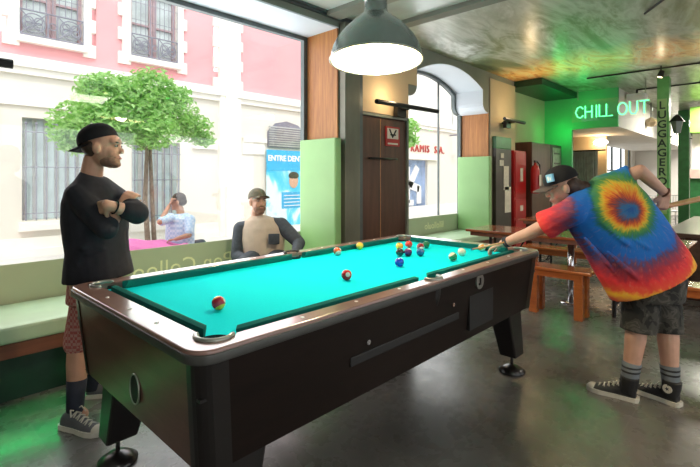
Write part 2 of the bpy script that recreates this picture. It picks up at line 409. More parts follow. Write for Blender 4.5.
# glazing
def win(n, outer, inner, label):
    root = poly('window_%d' % n, outer, [inner[::-1]], .06, MXZ(YG - .01), M['frame'], kind='structure')
    poly('pane', inner, [], .006, MXZ(YG), M['glass'], parent=root)
    return root
w1 = win(1, rect(.318, 3.452, .40, 2.995), rect(.36, 3.40, .44, 2.95), '')
w2 = win(2, arch(.01, .40), arch(.055, .44), '')
bm = B(); box(bm, .36, 3.40, YG - .008, YG - .004, .44, .755); mk('window_film', bm, M['film'], w1)
bm = B(); box(bm, 4.8, 6.94, YG - .008, YG - .004, .44, .755); mk('window_film', bm, M['film'], w2)
Mm = basis((2.48, YG - .010, .50), (-1, 0, 0), (0, 0, 1))
text('mirrored_letters', 'Pon Colloo', .20, Mm, M['film_text'], w1, ext=.001, sp=1.05)
Mm = basis((6.45, YG - .010, .56), (-1, 0, 0), (0, 0, 1))
text('mirrored_letters', 'lillolloulo', .15, Mm, M['film_text'], w2, ext=.001)
for x in (5.45, 6.3):
    bm = B(); box(bm, x - .008, x + .008, YG - .02, YG + .01, .76, 2.95); mk('mullion', bm, M['frame'], w2)
# other walls
bm = B(); box(bm, -3.12, -3, -5, 4, 0, CH); struct('wall_left', bm, M['white_wall'])
bm = B()
for x0, x1 in ((-3, -2), (1, 2), (5, 6), (9, 20.2)): box(bm, x0, x1, -5.12, -5, 0, CH)
box(bm, -2, 1, -5.12, -5, 2.6, CH); box(bm, 2, 5, -5.12, -5, 2.6, CH); box(bm, 6, 9, -5.12, -5, 2.6, CH)
struct('wall_back', bm, M['white_wall'])
bm = B(); box(bm, 20.0, 20.2, -5, 4.1, 0, CH); struct('wall_right', bm, M['white_wall'])
# beige pilaster and back wall past the second window
bm = B(); box(bm, 7.02, 8.0, YW - .02, YW, 0, CH - .1); struct('wall_pilaster', bm, M['beige'])
poly('wall_far', rect(8.0, 20.0, 0, CH), [rect(15.2, 19.3, .7, 2.72)[::-1]], .2, MXZ(4.0), M['beige'], kind='structure')
bm = B(); box(bm, 14.9, 19.97, 3.88, 3.9, 0, .7); box(bm, 14.0, 15.2, 3.88, 3.9, 0, 2.5); box(bm, 19.3, 19.97, 3.88, 3.9, 0, 2.5); struct('trim_7', bm, M['white_wall'])
bm = B(); box(bm, 15.2, 19.3, 3.99, 4.0, .7, 2.72); w3 = struct('window_3', bm, M['glass'])
bm = B()
for x in (15.22, 16.0, 16.9, 18.1, 19.28): box(bm, x - .035, x + .035, 3.93, 3.98, .7, 2.72)
for z in (.72, 1.6, 2.70): box(bm, 15.2, 19.3, 3.935, 3.975, z - .025, z + .025)
mk('window_frame', bm, M['frame'], w3)
# bulkhead carrying the neon sign
bm = B(); box(bm, 9.98, 19.97, 2.21, 3.88, 2.36, CH); struct('wall_bulkhead', bm, M['white_wall'])
M['fascia'] = mat('neon_tinted_plaster', (.10, .46, .20), .6, var=.1, scale=2, world=True)  # the neon's green light is put into the plaster colour
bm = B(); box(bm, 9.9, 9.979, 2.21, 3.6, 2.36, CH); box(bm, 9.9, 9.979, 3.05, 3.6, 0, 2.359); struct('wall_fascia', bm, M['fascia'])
bm = B(); box(bm, 8.0, 9.9, 3.6, 3.7, 0, CH); struct('wall_bay', bm, M['beige'])
bm = B(); box(bm, 8.0, 9.89, 2.95, 3.59, 3.0, CH - .01); struct('ceiling_drop', bm, M['dark_green'])
bm = B(); box(bm, 11.9, 12.0, 2.9, 3.88, 0, 2.41); struct('wall_nib', bm, M['beige'])
# ceiling battens and dark cable lines
tg = []
for i, (x0, x1, z) in enumerate(((3.25, 3.45, .05), (4.02, 4.16, .05))):
    bm = B(); box(bm, x0, x1, -5, 3.4, CH - z, CH - .001); struct('trim_%d' % (8 + i), bm, M['green_grey'])
bm = B(); box(bm, 3.47, 4.0, -4.9, 3.4, CH - .012, CH - .001); struct('trim_10', bm, mat('pale_ceiling_panel', (.42, .50, .45), .25, var=.25, scale=1.2, world=True))
for n, (x0, y0, x1, y1) in enumerate(((5.0, .6, 5.6, 1.0), (8.6, .5, 8.6, 2.4), (10.4, .2, 10.4, 2.0))):
    bm = B(); tube(bm, [(x0, y0, CH - .012), (x1, y1, CH - .012)], .012, 8); struct('trim_%d' % (11 + n), bm, M['black_metal'])

# ---------------------------------------------------------------- entrance with steel column and dark doors
bm = B(); box(bm, 3.5, 4.70, 3.475, 3.52, .0, 2.1); d1 = struct('door_1', bm, M['dark_door'])
bm = B(); box(bm, 3.82, 4.185, 3.45, 3.474, .03, 2.08); mk('door_leaf', bm, M['dark_door'], d1, bevel=.004)
bm = B(); box(bm, 4.20, 4.69, 3.45, 3.474, .03, 2.08); mk('door_leaf', bm, M['dark_door'], d1, bevel=.004)
bm = B(); box(bm, 4.186, 4.199, 3.455, 3.474, .03, 2.08); mk('edge_strip', bm, M['cue_wood'], d1)
bm = B(); tube(bm, [(3.95, 3.40, 1.60), (4.45, 3.40, 1.60)], .012); tube(bm, [(3.97, 3.40, 1.60), (3.97, 3.452, 1.60)], .010); tube(bm, [(4.43, 3.40, 1.60), (4.43, 3.452, 1.60)], .010); mk('push_bar', bm, M['black_metal'], d1, smooth=True)
t = thing('notice', (4.41, 3.445, 1.76), 'square red and white notice on the upper dark door', 'sign')
bm = B(); box(bm, 4.27, 4.55, 3.438, 3.449, 1.76, 2.00); mk('board', bm, M['red_paint'], t)
bm = B(); box(bm, 4.30, 4.52, 3.434, 3.437, 1.85, 1.98); bd = mk('white_panel', bm, M['paper'], t)
bm = B(); tube(bm, [(4.34, 3.433, 1.97), (4.40, 3.433, 1.87), (4.47, 3.433, 1.96)], .011, 6); tube(bm, [(4.36, 3.433, 1.90), (4.46, 3.433, 1.90)], .010, 6); mk('symbol', bm, M['black_metal'], bd)
bm = B(); box(bm, 4.31, 4.51, 3.434, 3.437, 1.78, 1.80); mk('pale_line', bm, M['paper'], t)
bm = B(); box(bm, 4.70, 4.735, YW - .02, YW - .001, 0, 2.12); box(bm, 3.82, 4.735, YW - .02, YW - .001, 2.1, 2.13); struct('trim_14', bm, M['green_grey'])
bm = B(); box(bm, 3.475, 3.71, YW - .10, YW - .012, 0, CH - .07); mk('steel_column', bm, M['green_steel'], loc=(3.56, YW - .1, 0), bevel=.004)
tag(bpy.data.objects['steel_column'], 'green grey steel column beside the dark doors', 'column')
bm = B(); box(bm, 3.705, 3.80, YW - .06, YW - .012, 0, CH - .07); struct('trim_15', bm, M['frame'])
bm = B(); box(bm, 3.82, 4.735, YW - .012, YW - .001, 2.14, 3.0); box(bm, 4.735, 4.93, YW - .012, YW - .001, 2.585, 3.0); struct('trim_16', bm, mat('lamplit_plaster', (.62, .46, .28), .75, var=.06, scale=2, world=True))  # warm lamp glow on the spandrel, put into the plaster colour
def wall_lamp(loc, ax, length, label, out):
    t = thing('wall_lamp', loc, label, 'lamp', None)
    c = Vector(loc); a = Vector(ax).normalized() * length / 2; o = Vector(out)
    bm = B(); tube(bm, [c - a, c + a], .028, 10); mk('lamp_bar', bm, M['black_metal'], t, smooth=False)
    bm = B(); tube(bm, [c + Vector((0, 0, -.02)), c + o], .018, 8); box(bm, -.09, .09, -.03, .03, -.07, .05, Matrix.Translation(c + o * .6 + Vector((0, 0, -.03)))); mk('bracket', bm, M['black_metal'], t)
    return t
wall_lamp((4.45, 3.22, 2.23), (1, -.06, 0), 1.15, 'black bar lamp on a bracket above the dark doors', (0, .225, -.02))
light('bar_lamp_glow', 'POINT', (4.2, 3.22, 2.33), 5, (1, .75, .45), shadow_soft_size=.06)
light('bar_lamp_glow', 'POINT', (7.5, 2.95, 2.5), 9, (1, .70, .38), shadow_soft_size=.08)
wall_lamp((7.45, 3.2, 2.33), (1, 0, 0), .8, 'black bar lamp on the beige pilaster past the second window', (0, .225, -.02))
wall_lamp((.15, 3.25, 2.04), (1, 0, 0), .82, 'black bar lamp end beside the big window, far left', (0, .195, -.02))

# ---------------------------------------------------------------- benches along the windows
def window_bench(x0, x1, label):
    t = thing('window_bench', ((x0 + x1) / 2, 3.65, 0), label, 'bench')
    bm = B(); box(bm, x0, x1, 3.34, 3.96, .372, .48); o = mk('seat_cushion', bm, M['seat'], t, bevel=.02)
    bm = B(); box(bm, x0, x1, 3.35, 3.97, .283, .371); mk('seat_board', bm, M['brown_board'], t, bevel=.004)
    bm = B(); box(bm, x0, x1, 3.43, YW, 0, .282); mk('front_panel', bm, M['dark_green'], t)
    return t
bm = B(); box(bm, -2.8, 2.2, 3.405, 3.42, .274, .2825); o = mk('led_strip', bm, None, loc=(0, 3.37, .275)); LED = o; tag(o, 'thin green glowing light strip under the front edge of the long window bench', 'light strip')
light('led_glow', 'AREA', (-.2, 3.37, .268), 3.0, (.0, 1, .2), (R(-40), 0, 0), shape='RECTANGLE', size=4.6, size_y=.03, spread=R(95))
window_bench(-2.9, 3.45, 'long pale green padded bench along the big window')
window_bench(4.74, 6.98, 'pale green padded bench in the arched window bay')
for (x, l, z1) in ((3.355, 'tall green upright pad against the wood boards of the big window', 1.80), (6.885, 'tall green upright pad at the far side of the arched window', 1.72)):
    bm = B(); box(bm, x, x + .095, 3.38, 3.965, .482, z1); o = mk('upright_pad', bm, M['pad'], loc=(x + .05, 3.67, .482), bevel=.018); tag(o, l, 'pad')

# ================================================================ STREET
bm = B(); box(bm, -14, 30, 4.02, 16, -.35, -.02); struct('ground', bm, M['pavement'])
FY = 9.5
bld = thing('building', (4, FY, 0), 'cream and pink building with quoins and barred windows across the street', 'building')
holes = [rect(1.77, 2.78, .62, 2.42), rect(3.60, 4.62, .45, 2.12), rect(6.95, 8.2, 2.30, 2.75), rect(12.6, 14.3, .05, 2.0)]
poly('lower_wall', rect(-12, 9.3, -.3, 3.3), [h[::-1] for h in holes[:2]], .3, MXZ(FY + .15), M['cream_wall'], bld)
poly('lower_wall', rect(9.3, 30, -.3, 3.3), [holes[3][::-1]], .3, MXZ(FY + .15), M['cream_wall'], bld)
bm = B()
box(bm, -12, 9.3, FY + .02, FY + .3, 3.3, 3.85)
for x0, x1 in ((-12, 1.35), (2.95, 3.42), (4.72, 5.45), (6.12, 9.3)): box(bm, x0, x1, FY + .02, FY + .3, 3.85, 8)
box(bm, -12, 9.3, FY + .02, FY + .3, 6.2, 8)
mk('pink_wall', bm, M['pink_wall'], bld)
bm = B(); box(bm, 9.3, 30, FY + .05, FY + .3, 3.3, 8); mk('upper_wall', bm, M['stone'], bld)
bm = B(); box(bm, -12, 30, FY - .14, FY + .02, 3.28, 3.46); box(bm, -12, 30, FY - .08, FY + .02, 3.16, 3.28); mk('cornice', bm, M['stone'], bld)
bm = B(); box(bm, -12, 30, FY - .07, FY, -.3, .12); box(bm, -12, 30, FY - .03, FY, .12, .32); mk('plinth', bm, M['stone'], bld)
bm = B(); box(bm, 5.55, 6.1, FY - .11, FY + .01, -.3, 8); box(bm, 5.68, 5.97, FY - .165, FY - .11, -.3, 8); mk('pilaster', bm, M['stone'], bld)
# stone surrounds with toothed quoins
def surround(x0, x1, z0, z1):
    bm = B()
    box(bm, x0 - .16, x0, FY - .03, FY + .2, z0 - .2, z1 + .2); box(bm, x1, x1 + .13, FY - .03, FY + .2, z0 - .2, z1 + .2)
    box(bm, x0 - .05, x1 + .06, FY - .12, FY + .2, z0 - .13, z0 - .02)
    for k in range(12):
        z = z0 - .2 + k * .24
        if k % 2 == 0: box(bm, x0 - .24, x0 - .16, FY - .03, FY + .1, z, z + .24); box(bm, x1 + .13, x1 + .21, FY - .03, FY + .1, z, z + .24)
    mk('window_surround', bm, M['stone'], bld)
surround(1.73, 2.72, 3.85, 6.2); surround(3.58, 4.56, 3.85, 6.2)
for k in range(0, 12, 2):
    z = 3.46 + k * .24
    for x0, x1 in ((5.42, 5.55), (6.1, 6.2)): bm = B(); box(bm, x0, x1, FY - .05, FY + .05, z, z + .24); mk('quoin', bm, M['stone'], bld)
def balcony(x0, x1):
    r = B(); box(r, x0, x1, FY + .16, FY + .18, 3.85, 6.2); pn = mk('window', r, M['pane'], bld)
    r = B()
    cx = (x0 + x1) / 2
    for x in (x0 + .03, cx - .04, cx + .04, x1 - .03): box(r, x - .035, x + .035, FY + .1, FY + .16, 3.85, 6.2)
    for z in (4.55, 5.2): box(r, x0, x1, FY + .11, FY + .15, z - .02, z + .02)
    mk('casement', r, M['mauve'], pn)
    r = B(); y = FY - .02
    for z in (3.87, 4.30): tube(r, [(x0, y, z), (x1, y, z)], .014, 6)
    for k in range(11):
        x = x0 + (x1 - x0) * k / 10; tube(r, [(x, y, 4.30), (x, y, 6.2)], .007, 5)
    for z in (4.6, 4.95, 5.3): tube(r, [(x0, y, z), (x1, y, z)], .006, 5)
    for x in (x0, x0 + .42, x1 - .42, x1): tube(r, [(x, y, 3.87), (x, y, 4.30)], .012, 6)
    def ring(cx, cz, rad, n=18): tube(r, [(cx + rad * math.cos(2 * math.pi * k / n), y, cz + rad * math.sin(2 * math.pi * k / n)) for k in range(n + 1)], .011, 5)
    for c in (x0 + .21, x1 - .21):
        ring(c, 4.085, .17); ring(c - .07, 4.13, .06); ring(c + .07, 4.04, .06); ring(c + .07, 4.13, .06); ring(c - .07, 4.04, .06)
        tube(r, [(c - .2, y, 3.88), (c + .2, y, 4.29)], .010, 5); tube(r, [(c + .2, y, 3.88), (c - .2, y, 4.29)], .010, 5)
    ring(cx, 4.085, .06)
    mk('iron_railing', r, M['iron'], pn)
balcony(1.73, 2.72); balcony(3.58, 4.56)
def barred(x0, x1, z0, z1):
    r = B(); box(r, x0, x1, FY + .16, FY + .19, z0, z1); pn = mk('window', r, M['shutter'], bld)
    r = B()
    for k in range(6): box(r, x0 + (x1 - x0) * k / 6 + .01, x0 + (x1 - x0) * (k + .45) / 6, FY + .14, FY + .16, z0, z1)
    mk('shutter_slat', r, M['alu'], pn)
    r = B()
    for k in range(7):
        x = x0 + .05 + (x1 - x0 - .1) * k / 6; tube(r, [(x, FY - .03, z0), (x, FY - .03, z1 - .12)], .011, 6); ball(r, (x, FY - .03, z1 - .10), .025, u=8, v=5); ball(r, (x, FY - .03, z0 + (z1 - z0) * .52), .022, u=8, v=5)
    for z in (z0 + .12, z0 + (z1 - z0) * .52, z1 - .25): tube(r, [(x0, FY - .03, z), (x1, FY - .03, z)], .010, 6)
    mk('window_bars', r, M['iron'], pn)
    r = B(); box(r, x0 - .05, x1 + .05, FY - .10, FY, z0 - .18, z0 - .02); mk('sill', r, M['stone'], pn)
barred(1.77, 2.78, .62, 2.42); barred(3.60, 4.62, .45, 2.12)
r = B(); box(r, -12, 3.2, FY - .05, FY, 2.62, 2.66); box(r, 1.4, 1.43, FY - .04, FY, 1.9, 2.6); mk('string_line', r, M['stone'], bld)
r = B(); box(r, 4.9, 5.5, FY - .08, FY, 2.02, 2.12); mk('ledge', r, M['stone'], bld)
r = B(); box(r, 6.2, 6.9, FY - .08, FY, 2.25, 2.35); box(r, 6.2, 6.85, FY - .04, FY, 1.95, 2.25); mk('ledge', r, M['stone'], bld)
vp = [(6.95, 2.15), (8.2, 2.15), (8.2, 2.55), (7.95, 2.78), (7.55, 2.86), (7.2, 2.78), (6.95, 2.55)]
vent = poly('vent_grille', vp, [], .04, MXZ(FY - .03), M['iron'], bld)
r = B()
for k in range(9): box(r, 6.97, 8.18, FY - .08, FY - .05, 2.18 + k * .06, 2.215 + k * .06)
mk('grille_slat', r, M['alu'], vent)
# sealed doorway with painted letters and shop name
r = B(); box(r, 12.6, 14.3, FY + .1, FY + .13, .05, 2.0); gd = mk('roller_shutter', r, mat('pale_blue_shutter', (.28, .38, .58), .6, var=.3, scale=3), bld)
r = B()
def bar(p, q, wd):
    p = Vector((p[0], 0, p[1])); q = Vector((q[0], 0, q[1])); d = (q - p).normalized(); n = Vector((-d.z, 0, d.x)) * wd / 2
    lo = [p - n, q - n, q + n, p + n]; a = [r.verts.new((v.x, FY + .06, v.z)) for v in lo]; b = [r.verts.new((v.x, FY + .10, v.z)) for v in lo]
    r.faces.new(a); r.faces.new(b)
    for i in range(4): r.faces.new((a[i], a[(i + 1) % 4], b[(i + 1) % 4], b[i]))
bar((13.1, .45), (13.1, 1.75), .34); bar((13.25, 1.05), (13.75, 1.75), .28); bar((13.25, 1.1), (13.85, .95), .28); bar((13.85, 1.05), (13.85, .4), .26); bar((13.2, .45), (13.5, .45), .2); bar((12.75, 1.55), (13.0, 1.55), .2)
mk('graffiti_letter', r, M['white'], gd)
r = B(); box(r, 12.45, 14.9, FY - .12, FY, 2.02, 2.2); mk('lintel', r, M['stone'], bld)
for wd_, x_ in (('RAMIS', 13.2), ('S.A.', 14.75)): text('wall_lettering', wd_, .38, basis((x_, FY - .02, 2.30), (1, 0, 0), (0, 0, 1)), M['red_letter'], bld, ext=.02, sp=1.2)
for x in (13.0, 16.2, 19.5):
    r = B(); box(r, x - .03, x + .03, FY - .0, FY + .05, 3.46, 8); mk('upper_joint', r, M['alu'], bld)
t = thing('street_lamp', (15.9, FY, 3.0), 'small grey lamp bracket on the far street wall beyond the arched window', 'lamp')
bm = B(); tube(bm, [(15.9, FY, 3.05), (15.9, FY - .6, 3.05)], .03, 8); mk('arm', bm, M['iron'], t)
bm = B(); ball(bm, (15.9, FY - .65, 2.98), (.22, .18, .1)); mk('lamp_head', bm, M['iron'], t, smooth=True)
# dental poster on the wall
t = thing('poster', (7.5, FY - .1, 1.1), 'tall blue and white clinic poster behind the seated man', 'poster')
def mat_poster():
    m = bpy.data.materials.new('blue_poster_print'); m.use_nodes = True; q = NT(m)
    n = q.noise(q.coord((1, 1, .7)), 1.6, 3, .5, .5)
    q.l(q.ramp(n.outputs['Fac'], [(.40, (.05, .50, .80)), (.50, (.16, .62, .85)), (.56, (.68, .84, .9))]), q.b.inputs['Base Color']); return m
bm = B(); box(bm, 6.88, 8.3, FY - .09, FY - .06, .1, 2.08); mk('print', bm, mat_poster(), t)
bm = B(); box(bm, 6.88, 8.3, FY - .10, FY - .09, 1.55, 2.08); mk('header', bm, mat('poster_blue', (.03, .40, .74), .5), t)
text('headline', 'ENTRE DENT', .205, basis((6.90, FY - .105, 1.80), (1, 0, 0), (0, 0, 1)), M['white'], t, ext=.004, bevel=.006, sp=.95)
bm = B(); ball(bm, (7.75, FY - .10, 1.28), (.16, .012, .20)); mk('printed_face', bm, M['skin_light'], t)
bm = B(); ball(bm, (7.75, FY - .105, 1.42), (.18, .012, .10)); mk('printed_hair', bm, M['hair'], t)
bm = B(); box(bm, 7.35, 8.2, FY - .10, FY - .09, .55, .98); mk('text_box', bm, mat('poster_box', (.04, .36, .66), .5), t)
for k in range(4):
    bm = B(); box(bm, 7.42, 7.95 + .05 * (k % 2), FY - .106, FY - .10, .88 - k * .09, .90 - k * .09); mk('text_line', bm, M['white'], t)
# tree
def mat_leaf(name, c1, c2):
    m = bpy.data.materials.new(name); m.use_nodes = True; q = NT(m)
    q.l(q.ramp(q.noise(q.coord(), 14, 2).outputs['Fac'], [(.35, c1), (.65, c2)]), q.b.inputs['Base Color'])
    q.b.inputs['Roughness'].default_value = .5; q.b.inputs['Subsurface Weight'].default_value = .0
    tr = q.n('BsdfTranslucent'); tr.inputs[0].default_value = (.35, .75, .12, 1)
    mx = q.n('MixShader'); mx.inputs[0].default_value = .35
    q.l(q.b.outputs[0], mx.inputs[1]); q.l(tr.outputs[0], mx.inputs[2]); q.l(mx.outputs[0], q.t.nodes['Material Output'].inputs[0]); return m
M['leaf'] = mat_leaf('leaf', (.14, .36, .07), (.50, .72, .30))
def tree(loc, blobs, n, trunk, label, size=.056):
    t = thing('street_tree', loc, label, 'tree')
    rnd = random.Random(3); bm = B()
    tot = sum(b[1] ** 2 for b in blobs)
    for (c, rad, sq) in blobs:
        for _ in range(int(n * rad ** 2 / tot)):
            d = Vector((rnd.gauss(0, 1), rnd.gauss(0, 1), rnd.gauss(0, 1))).normalized()
            p = Vector(c) + Vector((d.x, d.y, d.z * sq)) * rad * rnd.uniform(.35, 1.08)
            a = Vector((rnd.uniform(-1, 1), rnd.uniform(-1, 1), rnd.uniform(-.8, .3))).normalized(); b_ = a.cross(Vector((rnd.uniform(-1, 1), rnd.uniform(-1, 1), rnd.uniform(-1, 1)))).normalized()
            s = size * rnd.uniform(.7, 1.3); wv = s * .38
            v = [bm.verts.new(p - a * s), bm.verts.new(p + b_ * wv + Vector((0, 0, .01))), bm.verts.new(p + a * s), bm.verts.new(p - b_ * wv + Vector((0, 0, .01)))]
            bm.faces.new((v[0], v[1], v[2])); bm.faces.new((v[0], v[2], v[3]))
    me = bpy.data.meshes.new('foliage'); bm.to_mesh(me); bm.free(); link_mesh('foliage', me, M['leaf'], t)
    bm = B()
    for pts, rr in trunk: tube(bm, pts, rr, 8)
    mk('trunk', bm, M['bark'], t, smooth=True)
Yt = 7.5
def tc(px, py, dy=0): return pY(px, py, Yt + dy)
bl = [(tc(132, 108), .60, .75), (tc(90, 122, -.2), .50, .7), (tc(165, 112, .1), .52, .75), (tc(192, 128, .2), .36, .7), (tc(115, 92, .1), .42, .7), (tc(152, 85, 0), .36, .8), (tc(148, 132, -.3), .48, .6), (tc(72, 132, 0), .30, .8), (tc(95, 88, .2), .30, .8), (tc(100, 105, 0), .36, .7), (tc(120, 128, -.2), .34, .7), (tc(75, 146, -.1), .22, .6), (tc(203, 140, .1), .22, .6), (tc(178, 96, .1), .26, .6)]
b0 = Vector((3.12, Yt, -.02)); b1 = Vector((3.24, Yt + .05, -.02)); fork = tc(147, 150)
tree(b0, bl, 10500, [([b0, tc(145, 200), fork, tc(130, 125)], [.05, .04, .032, .015]), ([b1, tc(152, 195), fork + Vector((.05, 0, .05)), tc(165, 120)], [.045, .035, .03, .012]), ([fork, tc(100, 118)], [.025, .01]), ([fork, tc(150, 90)], [.025, .01])],
     'round leafy green street tree behind the man with crossed arms')
bl2 = [(pY(407, 128, 8.3), .38, .8), (pY(402, 143, 8.3), .3, .8), (pY(411, 140, 8.3), .26, .8)]
tree((10.1, 8.3, -.02), bl2, 700, [([(10.1, 8.3, -.02), (10.1, 8.3, 2.4)], [.05, .03])], 'small green tree seen through the arched window', .09)

# ================================================================ POOL TABLE
TC = Vector((1.965, 1.84, 0)); HL, HW, TZ = 1.325, .62, .8625
CL, CW, BZ = 1.175, .487, .828      # cushion nose half sizes, bed height
pt = thing('pool_table', TC, 'large dark wood pool table with turquoise cloth', 'pool table')
def rrect(hx, hy, r, n=8):
    p = []
    for sx, sy, a0 in ((1, 1, 0), (-1, 1, 90), (-1, -1, 180), (1, -1, 270)):
        for k in range(n + 1):
            a = R(a0 + 90 * k / n); p.append((sx * (hx - r) + r * math.cos(a), sy * (hy - r) + r * math.sin(a)))
    return p
def notched(hx, hy, pr, cr, mid, mouth=.0):
    """inner outline with round pocket bays: corners radius cr centred pr outside, side bays at centre"""
    p = []
    for sx, sy in ((1, 1), (-1, 1), (-1, -1), (1, -1)):
        cx, cy = sx * (hx + pr), sy * (hy + pr)
        a0 = math.degrees(math.atan2(-sy, sx)) if sx * sy > 0 else math.degrees(math.atan2(sy, -sx))
        # bay runs from the edge before the corner to the edge after it (counter-clockwise)
        st = {(1, 1): -60, (-1, 1): 30, (-1, -1): 120, (1, -1): 210}[(sx, sy)]
        for k in range(13):
            a = R(st + 210 * k / 12); p.append((cx + cr * math.cos(a), cy + cr * math.sin(a)))
        if sy > 0 and sx > 0:
            for k in range(9): a = R(20 + 140 * k / 8); p.append((mid * math.cos(a), hy + .025 + mid * math.sin(a)))
        if sx < 0 and sy < 0:
            for k in range(9): a = R(200 + 140 * k / 8); p.append((mid * math.cos(a), -hy - .025 + mid * math.sin(a)))
    return p
MT = Matrix.Translation(TC)
inner = notched(CL + .019, CW + .019, -.004, .062, .055)
poly('rail', rrect(HL, HW, .075), [inner[::-1]], .045, MT @ Matrix.Translation((0, 0, TZ - .0225)), M['rail_wood'], pt, bevel=.006)
# chrome edging, dark skirt
outer = rrect(HL + .006, HW + .006, .08); o2 = rrect(HL - .007, HW - .007, .07)
poly('edge_trim', outer, [o2[::-1]], .030, MT @ Matrix.Translation((0, 0, TZ - .027)), M['trim_metal'], pt, bevel=.003)
bed = notched(CL + .04, CW + .035, -.02, .050, .045)
poly('bed_cloth', bed, [], .02, MT @ Matrix.Translation((0, 0, BZ - .01)), M['cloth'], pt)
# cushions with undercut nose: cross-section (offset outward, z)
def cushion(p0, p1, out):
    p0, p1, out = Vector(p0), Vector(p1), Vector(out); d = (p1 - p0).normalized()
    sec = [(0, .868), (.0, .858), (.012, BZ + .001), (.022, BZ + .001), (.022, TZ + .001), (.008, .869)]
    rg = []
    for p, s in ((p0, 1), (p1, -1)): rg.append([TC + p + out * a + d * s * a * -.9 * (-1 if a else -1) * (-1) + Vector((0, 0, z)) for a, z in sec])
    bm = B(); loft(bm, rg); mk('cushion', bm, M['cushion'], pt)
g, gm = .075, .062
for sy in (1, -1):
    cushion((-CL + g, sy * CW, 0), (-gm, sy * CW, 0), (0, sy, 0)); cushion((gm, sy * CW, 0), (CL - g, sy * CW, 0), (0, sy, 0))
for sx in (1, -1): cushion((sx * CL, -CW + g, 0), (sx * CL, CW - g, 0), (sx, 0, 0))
# pockets
def arcpts(c, r, a0, a1, z, n=14): return [TC + Vector((c[0] + r * math.cos(R(a0 + (a1 - a0) * k / n)), c[1] + r * math.sin(R(a0 + (a1 - a0) * k / n)), z)) for k in range(n + 1)]
for sx, sy, st in ((1, 1, -60), (-1, 1, 30), (-1, -1, 120), (1, -1, 210)):
    c = (sx * (CL + .045 - .022), sy * (CW + .04 - .022))
    bm = B(); lathe(bm, [(.062, TZ - .02), (.060, .78), (.045, .72), (.001, .715)], TC + Vector((*c, 0))); pk = mk('pocket', bm, M['rubber'], pt, smooth=True)
    bm = B(); tube(bm, arcpts(c, .060, st + 5, st + 205, TZ + .002), [.005] + [.009] * 13 + [.005], 8); mk('pocket_rim', bm, M['steel'], pk, smooth=True)
for sy in (1, -1):
    c = (0, sy * (CW + .065))
    bm = B(); lathe(bm, [(.055, TZ - .02), (.052, .78), (.04, .72), (.001, .715)], TC + Vector((*c, 0))); pk = mk('pocket', bm, M['rubber'], pt, smooth=True)
    bm = B(); tube(bm, arcpts(c, .056, 5 if sy > 0 else 185, 175 if sy > 0 else 355, TZ + .002), .010, 8); mk('pocket_rim', bm, M['rubber'] if sy > 0 else M['steel'], pk, smooth=True)
# rail sights
for sy in (1, -1):
    for k in (-3, -2, -1, 1, 2, 3):
        bm = B(); lathe(bm, [(.008, 0), (.008, .002), (.0005, .003)], TC + Vector((k * CL / 4, sy * (HW - .045), TZ)), 12); mk('rail_sight', bm, M['white'], pt)
for sx in (1, -1):
    for k in (-1, 0, 1):
        bm = B(); lathe(bm, [(.008, 0), (.008, .002), (.0005, .003)], TC + Vector((sx * (HL - .05), k * CW / 2, TZ)), 12); mk('rail_sight', bm, M['white'], pt)
# cabinet: tapered, one wood; lit ends and shaded sides put into the panel colours
ZB = .455; i0, i1 = .018, .055; ZT = TZ - .045
def quad_slab(a, b, t_in, name, m):
    """panel between top corners a->b, tapering inwards to the bottom"""
def ring_at(z, ins): return [Vector((sx * (HL - ins), sy * (HW - ins), z)) for sx, sy in ((-1, -1), (1, -1), (1, 1), (-1, 1))]
tp, bt = ring_at(ZT, i0), ring_at(ZB, i1)
for i, nm in enumerate(('side_panel', 'end_panel', 'side_panel', 'end_panel')):
    j = (i + 1) % 4; bm = B()
    inn = Vector((0, 0, 0)) - (tp[i] + tp[j]) / 2; inn.z = 0; inn = inn.normalized() * .03
    e_ = (tp[j] - tp[i]).normalized() * .05; v = [TC + q for q in (tp[i] + e_, tp[j] - e_, bt[j] - e_, bt[i] + e_)]; a = [bm.verts.new(q) for q in v]; b = [bm.verts.new(q + inn) for q in v]
    bm.faces.new(a); bm.faces.new(b)
    for k in range(4): bm.faces.new((a[k], a[(k + 1) % 4], b[(k + 1) % 4], b[k]))
    mk(nm, bm, M['cab_shaded'] if i % 2 == 0 else M['cab_lit'], pt)
bm = B(); vv = [bm.verts.new(TC + q + Vector((0, 0, .004))) for q in bt]; bm.faces.new(vv); mk('underside', bm, M['black_gloss'], pt)
bm = B(); box(bm, TC.x - HL + .03, TC.x + HL - .03, TC.y - HW + .03, TC.y + HW - .03, .70, .71); mk('inner_deck', bm, M['black_gloss'], pt)
for sx, sy in ((-1, -1), (1, -1), (1, 1), (-1, 1)):
    bm = B(); rg = []
    for z, ins in ((ZB - .001, i1 + .0), (ZT, i0 - .0)):
        cx, cy = sx * (HL - ins), sy * (HW - ins); rr = .05; q = []
        prof = [(-.10, .004)] + [(-.05 + .05 * math.sin(R(a)) , -.046 + .05 * math.cos(R(a))) for a in (0, 22, 45, 67, 90)] + [(.004 - .0, -.10)]
        pl = []
        pl.append((cx - sx * .10, cy + sy * .004))
        for a in (0, 22, 45, 67, 90): pl.append((cx + sx * (.004 - .045 + .045 * math.sin(R(a))), cy + sy * (.004 - .045 + .045 * math.cos(R(a)))))
        pl.append((cx + sx * .004, cy - sy * .07)); pl.append((cx - sx * .02, cy - sy * .02))
        rg.append([TC + Vector((x, y, z)) for x, y in pl])
    loft(bm, rg); mk('corner_post', bm, M['black_gloss'], pt)
